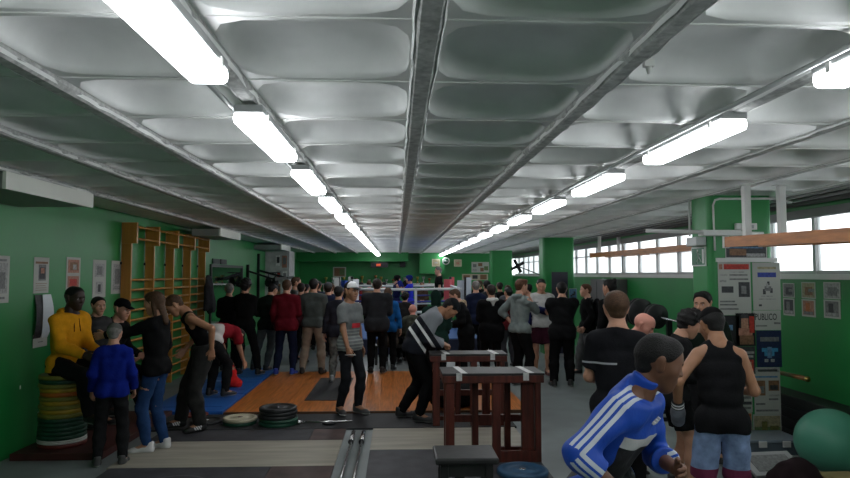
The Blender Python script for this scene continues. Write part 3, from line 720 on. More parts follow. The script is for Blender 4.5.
# junction box and conduits
A = at(695, 236, 6.98); B = at(710, 243.5, 6.98)
s = MB().use(M_GALV).box((3.33, YC1+.05, A.z-.10), (3.449, YC1+.3, A.z), .008); thing(s, 'junction_box', 'grey electrical junction box on the corner of the near column', 'box', origin=(3.4, YC1, A.z-.1))
zz = at(700, 234, 7.0).z
s = MB().use(M_WHITE).tube([(XC0-.02, YC1+.42, ZC-.01), (XC0-.02, YC1+.42, zz)], .012, 6)
s.tube([(XC0+.06, YC1-.015, 2.12), (XC0+.05, YC1-.015, ZC-.12), (XC0+.075, YC1-.015, ZC-.06), (XC0+.13, YC1-.015, ZC-.045), (XC1+.02, YC1-.015, ZC-.04), (XR-.35, YC1-.1, ZC-.09)], .012, 6)
thing(s, 'column_conduit', 'white conduit framing the top of the near column', 'conduit', origin=(XC0, YC1, 2.2))
s = MB().use(M_WHITE).tube([(XC0-.75, YC1-.12, zz+.03), (XC0+.55, YC1-.12, zz)], .02, 8)
s.box((XC0-.12, YC1-.14, zz-.02), (XC0+.3, YC1-.002, zz+.04)); thing(s, 'bracket_bar', 'white horizontal bar bracketed to the near column beneath the ceiling', 'bar', origin=(XC0, YC1, zz))
# hanging wooden beams on white posts
M_BEAMW = mat('brown_wood_beam', (.44, .16, .045), rough=.4, bump=.1, scale=12, var=.25, vscale=4, aniso=(1, 1, 6))
def hung(name, P, posts, label, w=.11, h=.10):
    """two rails side by side and the white posts that carry them"""
    r = empty(name, tuple((Vector(P[0])+Vector(P[1]))/2), label, 'beam', 'hanging wooden beams')
    A, B = Vector(P[0]), Vector(P[1]); part(MB().beam(A, B, .05, h), 'rail', r, M_BEAMW)
    off = Vector((.34, 0, 0)); part(MB().beam(A+off, B+off, .05, h), 'rail', r, M_BEAMW)
    d = (B-A).normalized()
    part(MB().beam(A-d*.03-Vector((.005,0,0)), A-d*.004, .06, h+.02), 'end_cap', r, M_WHITE)
    for t, yo_, xo in posts:
        p = A+(B-A)*t
        part(MB().box((p.x+xo-.03, p.y+yo_-.03, p.z-.03), (p.x+xo+.03, p.y+yo_+.03, ZC-.045)), 'post', r, M_WHITE)
        part(MB().box((p.x+xo-.06, p.y+yo_-.06, ZC-.044), (p.x+xo+.06, p.y+yo_+.06, ZC-.034)), 'post_plate', r, M_WHITE)
    return r
A = at(727, 242, 6.3); B = at(850, 234.5, 4.6); B2 = A+(B-A)*1.8
hung('hanging_beam', (A, B2), ((.10, 0, .03), (.10, 0, .37)), 'long brown wooden beam hung on white posts in front of the near column')
A = at(591, 255.5, 14.6); B = at(697, 247, 9.6)
hung('hanging_beam', (A, B), ((.10, 0, .03), (.24, 0, .2)), 'brown wooden beam hung on white posts before the far right windows')
p = at(420+300/6.54, 0, 1)
# right wall prints
def rposter(pxa, pxb, pyt, pyb, label, blocks, **kw):
    d = CF+CR*((pxa-425)/F_PX)+CU*((239-pyt)/F_PX); k = (XR-.001)/d.x; ya = d.y*k; zt = CAMZ+d.z*k
    d = CF+CR*((pxa-425)/F_PX)+CU*((239-pyb)/F_PX); zb = CAMZ+d.z*(XR-.001)/d.x
    d = CF+CR*((pxb-425)/F_PX)+CU*((239-pyb)/F_PX); yb = d.y*(XR-.001)/d.x
    return poster('wall_print', label, 'picture', (XR-.001, ya, zb), (0,-1,0), (0,0,1), ya-yb, zt-zb, blocks, **kw)
sets = [(783, 795, 283, 297.5, 315, 'column'), (801.5, 816, 282, 298.5, 316, 'middle'), (823.5, 841, 282, 299, 317.5, 'right')]
for i, (a, b, t, m_, bo, w) in enumerate(sets):
    wh = ['pair nearest the column', 'middle pair', 'pair at the right'][i]
    rposter(a, b, t, m_-.4, 'upper print of the %s on the right green wall' % wh, [(.06,.06,.94,.94,['grey','beige','lgrey'][i]), (.25,.2,.8,.7,['dark','brown','grey'][i]), (.5,.4,.9,.6,'grey')], group='prints on the right wall')
    rposter(a+.3, b, m_+.4, bo, 'lower print of the %s on the right green wall' % wh, [(.1,.1,.9,.92,['dark','pink','grey'][i]), (.3,.3,.6,.8,['grey','orange','dark'][i]), (.15,.12,.85,.3,['lgrey','grey','lgrey'][i])], group='prints on the right wall')
# black layers in place of shadow and a dark bench, wooden pole above them
for i in range(4):
    s = MB().box((4.385+.005*i, 5.2, .125*i), (XR-.005, 8.6, .125*i+.122), .012)
    thing(s, 'bench_shadow_layer', 'black layer for shadow and a bench behind the green ball, %s of four' % ['lowest', 'second up', 'third up', 'topmost'][i], 'mat', mat('bench_shadow_black', (.012,.013,.013), rough=.5, bump=.1), 'black layers for bench and shadow by the right wall', origin=(4.4, 7, .125*i))
p1 = at(779, 372.5, 7.6); p2 = at(807, 379, 6.55)
r = empty('wooden_pole', tuple((p1+p2)/2), 'wooden pole with brass end sticking out beside the near column', 'pole')
part(MB().tube([p1, p2], .024, 10), 'shaft', r, mat('pole_wood', (.22,.11,.04), rough=.4)); d = (p2-p1).normalized()
part(MB().tube([p2-d*.0, p2+d*.03], .028, 10), 'end_cap', r, mat('brass', (.35,.22,.07), rough=.35, metal=1))
# green exercise ball
bx = onfloor(834, 470); R = .312
c = Vector((4.03, 6.02, R))
s = MB(); prof = [(max(.002, R*math.sin(PI*i/28)), -R*math.cos(PI*i/28)*.97+(.02*math.cos(PI*i/28) if i < 8 else 0)) for i in range(29)]
r = empty('exercise_ball', (4.07, 6.02, 0), 'large green exercise ball on the floor by the right wall', 'ball')
s.lathe((4.07, 6.02, R*.97-.015), prof, 48); part(s, 'ball', r, mat('green_ball_vinyl', (.07, .27, .18), rough=.4, bump=.05, scale=20))
v = MB()
for q in range(3): 
    h = -.12+.12*q; rr = math.sqrt(R*R-h*h)+.001
    v.lathe((4.07, 6.02, R*.97-.015+h*.97), [(rr-.004, -.003), (rr, 0), (rr-.004, .003)], 48)
part(v, 'ridge', r, MATS['green_ball_vinyl'])
# storage box, cardboard and bags low right
r = empty('storage_box', (3.82, 6.85, 0), 'translucent blue grey storage box at the foot of the near column', 'box')
part(MB().box((3.55, 6.62, .0), (4.16, 7.02, .13), .01), 'tub', r, mat('smoky_plastic', (.12,.15,.18), rough=.25)); part(MB().box((3.53, 6.60, .13), (4.18, 7.035, .16), .008), 'lid', r, mat('pale_plastic', (.20,.24,.28), rough=.3))
part(MB().box((3.7, 6.585, .09), (3.78, 6.6, .15)), 'latch', r, M_WHITE); part(MB().box((3.95, 6.585, .09), (4.03, 6.6, .15)), 'latch', r, M_WHITE)
s = MB(); c = at(772, 466, 5.75)
s.frame((c.x, 5.75, .17), (.25, .15, .012), (Vector((1,.1,.0)), Vector((-.1,1,.45)), Vector((0,-.45,1)))); s.use(ink('grey', INK['grey'])).frame((c.x, 5.745, .183), (.19, .10, .004), (Vector((1,.1,.0)), Vector((-.1,1,.45)), Vector((0,-.45,1))))
s.mats.insert(0, mat('grey_frame', (.3,.3,.3), rough=.4)); s.m = [0]*6+[1]*6
s.use(s.mats[1]); s.box((c.x-.2, 5.83, 0), (c.x+.2, 5.95, .2))
thing(s, 'framed_picture', 'dark picture in a pale frame leaning back on a box at lower right', 'picture', origin=(c.x, 5.8, 0))
V = surf([([dict(a=(3.24, 5.35, .1), b=(3.42, 5.4, .1), ra=.18, rb=.16), dict(a=(3.28, 5.37, .2), b=(3.38, 5.4, .2), ra=.12, rb=.12)], [((0,0,.002), (0,0,-1))], .05)], .018, wr=.01, seed=8)
o = mk('duffel_bag', *V, [cloth('duffel_dark', (.02,.012,.014))]); tag(o, 'dark rounded duffel bag on the floor at the bottom right of the photo', 'bag')
V = surf([([dict(a=(2.74, 5.25, .08), b=(2.88, 5.3, .08), ra=.13, rb=.11)], [((0,0,.002), (0,0,-1))], .05)], .018, wr=.012, seed=9)
o = mk('red_bag', *V, [cloth('bag_crimson', (.14,.012,.03))]); tag(o, 'crimson cloth bag on the floor beside the boxer in light blue shorts', 'bag')
r = empty('cardboard_box', (3.85, 5.75, 0), 'flattened yellowish cardboard box in front of the green ball', 'box')
part(MB().box((3.63, 5.35, 0), (3.95, 5.62, .14), .003), 'carton', r, mat('cardboard', (.22,.17,.07), rough=.8, var=.15)); part(MB().frame((3.80, 5.30, .142), (.16, .1, .003), ((1,.1,0), (-.1,1,.2), (0,-.2,1))), 'flap', r, MATS['cardboard'])
# ------------------------------------------------------------------ boxing ring far down the hall
M_ROPEW = mat('white_rope_cover', (.55,.57,.58), rough=.5); M_ROPEB = mat('blue_rope_cover', (.02,.03,.22), rough=.5)
RX0, RX1, RY0, RY1, RZ = -1.38, 1.66, 15.6, 20.2, .35
r = empty('boxing_ring', ((RX0+RX1)/2, (RY0+RY1)/2, 0), 'boxing ring with white and blue ropes in the middle of the far hall', 'boxing ring')
part(MB().box((RX0-.35, RY0-.35, 0), (RX1+.35, RY1+.35, RZ), .01), 'platform', r, mat('ring_skirt', (.015,.02,.05), rough=.7))
part(MB().box((RX0-.3, RY0-.3, RZ), (RX1+.3, RY1+.3, RZ+.02), .005), 'canvas', r, mat('ring_canvas', (.05,.12,.30), rough=.8))
co = [(RX0, RY0), (RX1, RY0), (RX1, RY1), (RX0, RY1)]
for i, (x, y) in enumerate(co):
    part(MB().tube([(x, y, RZ+.02), (x, y, RZ+1.45)], .045, 10), 'corner_post', r, M_DKMET)
    pc = [mat('pad_blue', (.02,.06,.35), rough=.4), mat('pad_pale', (.40,.44,.50), rough=.4), mat('pad_pink', (.60,.10,.12), rough=.4), mat('pad_white', (.6,.6,.6), rough=.4)][i]
    sx = 1 if x < 0 else -1; sy = 1 if y == RY0 else -1
    part(MB().frame((x+sx*.09, y+sy*.09, RZ+.85), (.12, .05, .52), (Vector((1, -sx*sy, 0)), Vector((sx, sy, 0)), (0,0,1))), 'corner_pad', r, pc)
    part(MB().frame((x-sx*.06, y-sy*.02, RZ+1.22), (.06, .03, .22), (Vector((1, 0, 0)), Vector((0, 1, 0)), (0,0,1))), 'turnbuckle_cover', r, [MATS['pad_white'], MATS['pad_pale'], MATS['pad_pink'], MATS['pad_white']][i])
for (z, m_, rr) in ((1.17, M_ROPEW, .032), (.88, M_ROPEB, .022), (.62, M_ROPEW, .022), (.38, M_ROPEW, .022)):
    for i in range(4):
        (xa, ya), (xb, yb) = co[i], co[(i+1) % 4]
        d = Vector((xb-xa, yb-ya, 0)).normalized()*.1
        part(MB().tube([(xa+d.x, ya+d.y, RZ+z), ((xa+xb)/2, (ya+yb)/2, RZ+z-.02), (xb-d.x, yb-d.y, RZ+z)], rr, 8), 'rope', r, m_)
part(MB().box((.42, RY0-.03, RZ+.33), (.48, RY0+.03, RZ+1.19)), 'rope_spacer', r, M_ROPEW)
part(MB().box((-.5, RY0-.03, RZ+.33), (-.44, RY0+.03, RZ+1.19)), 'rope_spacer', r, M_ROPEW)
# ------------------------------------------------------------------ far wall
YW = YB
r = empty('digital_timer', (.0, YB-1.03, 2.2), 'black digital round timer hung from the far beam', 'timer')
A = at(371, 262.5, YB-1.1); B = at(388, 267.5, YB-1.1)
part(MB().box((A.x, YB-1.1, B.z), (B.x, YB-1.03, A.z)), 'case', r, M_DKMET); part(MB().box((A.x+.2, YB-1.105, B.z+.05), (A.x+.38, YB-1.1, A.z-.05)), 'display', r, mat('led_red', (.5,.06,.02), emit=.35))
part(MB().box((A.x+.3, YB-1.06, A.z), (A.x+.34, YB-1.04, 2.385)), 'hanger', r, M_DKMET)
A = at(400, 261.5, YB-.1); B = at(405.5, 267, YB-.1)
s = MB().box((A.x, YB-.25, B.z), (B.x, YB-.002, A.z)); thing(s, 'loudspeaker', 'small black loudspeaker high on the far wall near the middle', 'speaker', M_DKMET, origin=(A.x, YB, B.z))
def fposter(pxa, pxb, pyt, pyb, label, blocks, **kw):
    D = kw.pop('D', YB-.001); A = at(pxa, pyt, D); B = at(pxb, pyb, D)
    return poster(kw.pop('name', 'framed_notice'), label, kw.pop('cat', 'picture'), (A.x, D, B.z), (1,0,0), (0,0,1), B.x-A.x, A.z-B.z, blocks, **kw)
PF = mat('beige_frame', (.42,.38,.28), rough=.6)
fposter(432, 440, 259, 266.5, 'beige framed notice left of the round clock on the far wall', [(.12,.12,.88,.88,'beige'), (.3,.4,.7,.6,'lgrey')], paper=PF, thick=.03, D=YB-.501)
fposter(454, 461.5, 259.5, 266.5, 'beige framed notice right of the round clock on the far wall', [(.12,.12,.88,.88,'beige'), (.3,.3,.7,.6,'pink')], paper=PF, thick=.03, D=YB-.501)
fposter(471.5, 489, 262, 272.5, 'wide pale board of pictures on the far wall by the far column', [(.08,.5,.28,.8,'grey'), (.38,.6,.62,.9,'brown'), (.5,.1,.7,.45,'brown'), (.72,.2,.95,.6,'green'), (.05,.1,.3,.35,'lgrey')], name='picture_board')
fposter(421, 429.5, 268.5, 274, 'small reddish framed print on the far wall below the speaker', [(.1,.1,.9,.9,'beige'), (.4,.3,.8,.7,'pink')], paper=PF, name='framed_print')
fposter(333, 346, 267, 277, 'brown and green framed picture on the far wall, behind the ring', [(.1,.1,.9,.9,'brown'), (.5,.2,.9,.8,'green')], name='framed_print')
A = at(446, 261, YB-.55)
r = empty('wall_clock', (A.x, YB-.501, A.z), 'round white rimmed clock between two beige notices on the far wall', 'clock')
part(MB().lathe((A.x, YB-.501, A.z), [(.10,.01), (.13,.0), (.15,.03), (.12,.045)], 24, axis=(0,-1,0)), 'rim', r, M_WHITE)
part(MB().lathe((A.x, YB-.501, A.z), [(.1,.012), (.112,.050)], 24, axis=(0,-1,0)), 'dial', r, MATS['sign_green'])
part(MB().lathe((A.x, YB-.553, A.z), [(.03,.0), (.04,.004)], 16, axis=(0,-1,0), sy=1.7), 'numeral', r, M_WHITE)
# trophy shelf with small cups
A = at(388, 286, YB-.3); B = at(432, 286, YB-.3)
r = empty('trophy_shelf', ((A.x+B.x)/2, YB-.2, A.z), 'long pale shelf on the far wall behind the two boxers', 'shelf')
zs = at(400, 283.5, YB-.2).z
part(MB().box((-3.0, YB-.3, zs-.05), (1.6, YB-.002, zs)), 'board', r, M_WHITE)
part(MB().box((-2.95, YB-.25, zs-.35), (-2.9, YB-.002, zs-.05)), 'bracket', r, M_WHITE); part(MB().box((1.5, YB-.25, zs-.35), (1.55, YB-.002, zs-.05)), 'bracket', r, M_WHITE)
k = 0
rs = random.Random(11)
cup0 = None
tc = [('gold', (.5,.33,.08)), ('silver', (.45,.45,.47)), ('bronze', (.3,.13,.05))]
for i in range(18):
    x = -2.85+i*.245+rs.uniform(-.03, .03); h = rs.uniform(.16, .34); c, cc = tc[i % 3]
    r = empty('trophy', (x, YB-.15, zs), 'small %s trophy cup on the pale shelf of the far wall' % c, 'trophy', 'trophies on the far shelf (%s)' % c)
    part(MB().lathe((x, YB-.15, zs), [(.045, 0), (.045, h*.2), (.012, h*.28), (.012, h*.5), (.05, h*.7), (.06, h)], 12), 'cup', r, mat('trophy_'+c, cc, rough=.3, metal=.9))
    part(MB().box((x-.05, YB-.2, zs), (x+.05, YB-.1, zs+h*.14)), 'plinth', r, M_DKMET)
# ledge with clutter to the right of the ring
fposter(462, 488, 274, 280, 'low pale notice strip on the far wall right of the clock', [(.05,.2,.3,.8,'brown'), (.4,.2,.6,.8,'dark'), (.7,.1,.95,.9,'brown')], paper=PF, name='notice_strip')
# banner, blue notice and things at the middle column
A = at(551.5, 272, YC2-.35); B = at(568.5, 345, YC2-.35)
r = empty('standing_banner', ((A.x+B.x)/2, YC2-.35, 0), 'dark standing banner in front of the middle green column', 'banner')
part(MB().box((A.x, YC2-.36, .05), (B.x, YC2-.35, A.z)), 'sheet', r, mat('banner_dark', (.02,.02,.035), rough=.3, var=.6, vscale=2)); part(MB().box((A.x-.02, YC2-.42, 0), (B.x+.02, YC2-.3, .05)), 'base', r, M_GALV)
A = at(569, 288.5, YC2-.01); B = at(577, 300, YC2-.01)
poster('blue_notice', 'light blue notice with a dark mark beside the standing banner', 'sign', (A.x, YC2-.001, B.z), (1,0,0), (0,0,1), B.x-A.x, A.z-B.z, [(.04,.04,.96,.96,'sky'), (.2,.3,.4,.45,'dark'), (.4,.4,.75,.55,'dark'), (.6,.55,.8,.75,'dark')])
A = at(513, 264, 24.5)
r = empty('wall_fan', (4.35, 21.0, 2.05), 'dark fan mounted in front of the far right windows', 'fan')
c = at(517.5, 266, 21.0)
fb = MB()
for q in range(4):
    a = PI*q/2+.5; fb.frame((c.x+.13*math.cos(a), 21.0, c.z+.13*math.sin(a)), (.11, .006, .05), (Vector((math.cos(a), 0, math.sin(a))), Vector((0,1,0)), Vector((-math.sin(a), 0, math.cos(a)))))
part(fb, 'blades', r, M_DKMET); part(MB().lathe((c.x, 21.02, c.z), [(.05, 0), (.06, .06)], 12, axis=(0,1,0)), 'motor', r, M_DKMET); part(MB().beam((c.x, 21.05, c.z), (XR, 21.1, c.z-.3), .03, .03), 'arm', r, M_DKMET)
# grey cabinet by the right wall behind the dark haired man
A = at(594, 279, 13.6)
s = MB().use(mat('grey_cabinet', (.10,.10,.10), rough=.5)).box((XR-.5, 13.1, 0), (XR-.004, 14.0, A.z), .01); s.use(M_DKMET).box((XR-.505, 13.54, .1), (XR-.499, 13.56, A.z-.05))
thing(s, 'cabinet', 'grey metal cabinet against the right wall beyond the near column', 'cabinet', origin=(XR-.25, 13.5, 0))
# hanging jacket on the wall bars and red bag
V = surf([([dict(a=(XL+.26, 12.86, 1.75), b=(XL+.30, 12.9, 1.25), ra=.10, rb=.16, n=(1,0,0), f=.6), dict(a=(XL+.27, 12.8, 1.6), b=(XL+.27, 12.72, 1.2), ra=.06, rb=.05)], [], .05)], .02, wr=.012, seed=3)
o = mk('hanging_jacket', *V, [cloth('jacket_grey_dark', (.035,.035,.04))]); tag(o, 'dark grey jacket hanging on the last upright of the wooden wall bars', 'jacket')
c = at(232, 368, 10.75)
V = surf([([dict(a=(c.x-.06, 10.75, .1), b=(c.x+.06, 10.75, .1), ra=.11, rb=.10), dict(a=(c.x-.01, 10.75, .35), b=(c.x-.01, 10.75, .15), ra=.06, rb=.1)], [((0,0,.047), (0,0,-1))], .05)], .015, wr=.012, seed=5)
o = mk('drawstring_bag', *V, [cloth('bag_red', (.55,.02,.02))]); tag(o, 'bright red bag standing on the blue mats behind the bent man', 'bag')
# ================================================================== people
def P_(a, b, ra, rb=None, **k): return dict(a=tuple(a), b=tuple(b), ra=ra, rb=ra if rb is None else rb, **k)
def join(parts):
    """[(V,Q,mat index)] -> one set of arrays"""
    V = []; Q = []; M = []; o = 0
    for v, q, m in parts:
        V.append(np.asarray(v, np.float32)); Q += [tuple(int(x)+o for x in f) for f in q]
        M += list(m) if hasattr(m, '__len__') else [m]*len(q); o += len(v)
    return np.concatenate(V), Q, M
def ball(c, r, n=8, m=6, sc=(1,1,1)):
    vs = []; fs = []
    for i in range(m+1):
        a = PI*i/m
        for k in range(n):
            b = 2*PI*k/n; vs.append((c[0]+r*sc[0]*math.sin(a)*math.cos(b), c[1]+r*sc[1]*math.sin(a)*math.sin(b), c[2]+r*sc[2]*math.cos(a)))
    for i in range(m):
        for k in range(n): k2 = (k+1) % n; fs.append((i*n+k, (i+1)*n+k, (i+1)*n+k2, i*n+k2))
    return vs, fs
_T = {}
def head_template(h):
    """head centred on the ear line, face towards +y; skin 0, lips 1, eye white 2, iris 3, brow 4"""
    if ('h', h) in _T: return _T['h', h]
    E = lambda c, r, f, n: P_(c, c, r, n=n, f=f)
    g = [([P_((0,-.028,.042), (0,.018,.05), .078, .070), P_((0,-.045,.02), (0,.0,.0), .066, .066),
           P_((0,.03,-.01), (0,.045,-.055), .052, .042), P_((-.035,.0,-.045), (0,.05,-.085), .026, .024), P_((.035,.0,-.045), (0,.05,-.085), .026, .024),
           P_((0,.056,-.088), (0,.056,-.084), .020), P_((-.03,.068,.028), (.03,.068,.028), .016), P_((-.042,.052,-.018), (-.03,.056,-.03), .024), P_((.042,.052,-.018), (.03,.056,-.03), .024)], [], .035),
         ([P_((0,.082,.018), (0,.104,-.018), .006, .0105), P_((-.011,.094,-.022), (.011,.094,-.022), .007)], [], .008),
         ([P_((-.0765,-.008,-.018), (-.084,-.016,.022), .012, .017, n=(1,.25,0), f=.5)], [], .005), ([P_((.0765,-.008,-.018), (.084,-.016,.022), .012, .017, n=(-1,.25,0), f=.5)], [], .005),
         ([P_((-.014,.083,-.055), (.014,.083,-.055), .009)], [], .01),
         ([P_((0,-.022,-.04), (0,-.040,-.17), .054, .058)], [], .01)]
    F, lo, ax = field(g, h, .014)
    # eye sockets
    for sx in (-1, 1):
        X = ax[0][:, None, None]-sx*.031; Y = ax[1][None, :, None]-.098; Z = ax[2][None, None, :]-.010
        D = np.sqrt(X*X+Y*Y+(Z*1.3)**2)-.017; k = .012
        hh = np.clip(.5-.5*(F+D)/k, 0, 1); F = F+(-D-F)*hh+k*hh*(1-hh)
    V, Q = nets(F.astype(np.float32), lo, h)
    c = V[Q].mean(1)
    lip = (np.abs(c[:, 0]) < .023) & (np.abs(c[:, 2]+.055) < .0085-.12*np.abs(c[:, 0])) & (c[:, 1] > .078)
    brow = (np.abs(np.abs(c[:, 0])-.032) < .019) & (np.abs(c[:, 2]-.031+.10*np.abs(np.abs(c[:, 0])-.03)) < .0048) & (c[:, 1] > .06)
    m = np.where(lip, 1, 0); m = np.where(brow, 4, m)
    parts = [(V, Q, m)]
    for sx in (-1, 1):
        v, f = ball((sx*.031, .0735, .009), .0125); parts.append((v, f, 2))
        v, f = ball((sx*.031, .0838, .009), .0052, sc=(1,.5,1)); parts.append((v, f, 3))
    _T['h', h] = join(parts); return _T['h', h]
def hand_template(mode, h):
    """wrist at 0, fingers along +x, thumb side +y, back of the hand +z"""
    if (mode, h) in _T: return _T[mode, h]
    curl = dict(relaxed=(18, 26, 18), fist=(72, 88, 55), flat=(3, 5, 4), grip=(48, 60, 35), point=(18, 26, 18))[mode]
    g = [([P_((0,0,0), (.02,0,0), .026, .026, n=(0,0,1), f=.75)] + [P_((.012, y*.6, 0), (.085-.006*abs(y)/.01*.3, y, 0), .014, .0125) for y in (-.030, -.010, .010, .030)], [], .012)]
    L = {-.030: (.030,.019,.017), -.010: (.039,.025,.019), .010: (.044,.028,.020), .030: (.038,.025,.019)}
    for y, ls in L.items():
        p = np.array([.086-.004*(y < -.02), y, 0]); a = 0; pr = []
        for i, l in enumerate(ls):
            a += math.radians(curl[i]*(1+.12*(y < 0))*(0.15 if mode == 'point' and y > .02 else 1)); q = p + l*np.array([math.cos(a), .05*(y/.03), -math.sin(a)])
            pr.append(P_(p, q, .0094-.0008*i, .0088-.0008*i)); p = q
        g.append((pr, [], .004))
    if mode in ('fist', 'grip'): t = [(.018,.024,-.004), (.05,.040,-.018), (.072,.030,-.036), (.082,.012,-.042)]
    else: t = [(.018,.024,-.002), (.048,.048,-.010), (.072,.058,-.018), (.092,.060,-.024)]
    g.append(([P_(t[0], t[1], .014, .0125), P_(t[1], t[2], .0115, .0105), P_(t[2], t[3], .010, .009)], [], .008))
    F, lo, ax = field(g, h, .007); V, Q = nets(F, lo, h)
    _T[mode, h] = (V, [tuple(q) for q in Q], [0]*len(Q)); return _T[mode, h]
def rot(ax, deg): return np.array(Matrix.Rotation(math.radians(deg), 3, ax))
def unit(v): v = np.array(v, float); return v/max(1e-9, np.linalg.norm(v))
def ik(a, t, l1, l2, pole):
    a = np.array(a, float); t = np.array(t, float); d = t-a; L = np.linalg.norm(d)
    if L > (l1+l2)*.995: d = d/L*(l1+l2)*.995; L = (l1+l2)*.995; t = a+d
    if L < abs(l1-l2)+.02: L = abs(l1-l2)+.02; t = a+unit(d)*L
    u = unit(t-a); x = (l1*l1-l2*l2+L*L)/(2*L); y = math.sqrt(max(0, l1*l1-x*x))
    p = np.array(pole, float); p = p-u*p.dot(u)
    if np.linalg.norm(p) < 1e-3: p = np.array([0,1,0])-u*u[1]
    return a+u*x+unit(p)*y, t
ARMS = dict(
    hang=lambda s: dict(t=(s*.27, .02, .86), p=(s*.25,-1,0), th=(0,1,0), m='relaxed'),
    hangf=lambda s: dict(t=(s*.24, .14, .92), p=(s*.3,-1,0), th=(-s*.3,1,0), m='relaxed'),
    hip=lambda s: dict(t=(s*.18, .03, 1.00), p=(s*1,-.5,0), th=(0,1,-.3), m='relaxed'),
    pocket=lambda s: dict(t=(s*.19, .08, .93), p=(s*.6,-1,0), th=(0,1,0), m='relaxed'),
    front=lambda s: dict(t=(s*.07, .25, 1.06), p=(s*.6,-.4,-1), th=(0,.3,1), m='fist'),
    folded=lambda s: dict(t=(-s*.10, .20, 1.20), p=(s*.5,.1,-1), th=(0,.2,1), m='relaxed'),
    phone=lambda s: dict(t=(s*.10, .30, 1.38), p=(s*.6,-.1,-1), th=(0,0,1), m='grip'),
    chin=lambda s: dict(t=(s*.05, .16, 1.46), p=(s*.5,.2,-1), th=(0,.2,1), m='fist'),
    guard=lambda s: dict(t=(s*.12, .26, 1.46), p=(s*.6,0,-1), th=(-s,.0,.6), m='fist'))
class Fig: pass
NP = [0]
SKINS = dict(fair=(.52,.27,.19), light=(.45,.23,.15), tan=(.33,.16,.09), olive=(.38,.19,.115), brown=(.14,.062,.035), dark=(.035,.018,.012), red=(.58,.25,.19))
HAIRS = dict(black=(.008,.007,.007), dark=(.018,.012,.009), brown=(.06,.03,.015), grey=(.16,.15,.14), blonde=(.24,.15,.06), auburn=(.07,.028,.012))
def skin_mats(sk):
    c = SKINS[sk]
    return [mat('skin_'+sk, c, rough=.5, bump=.04, scale=90, var=.08, vscale=18, spec=.35), mat('lips_'+sk, (c[0]*.75, c[1]*.5, c[2]*.5), rough=.4),
            mat('eye_white', (.6,.58,.55), rough=.2), mat('iris_brown', (.02,.012,.008), rough=.1), mat('brow_'+sk, tuple(x*.18 for x in c), rough=.9)]
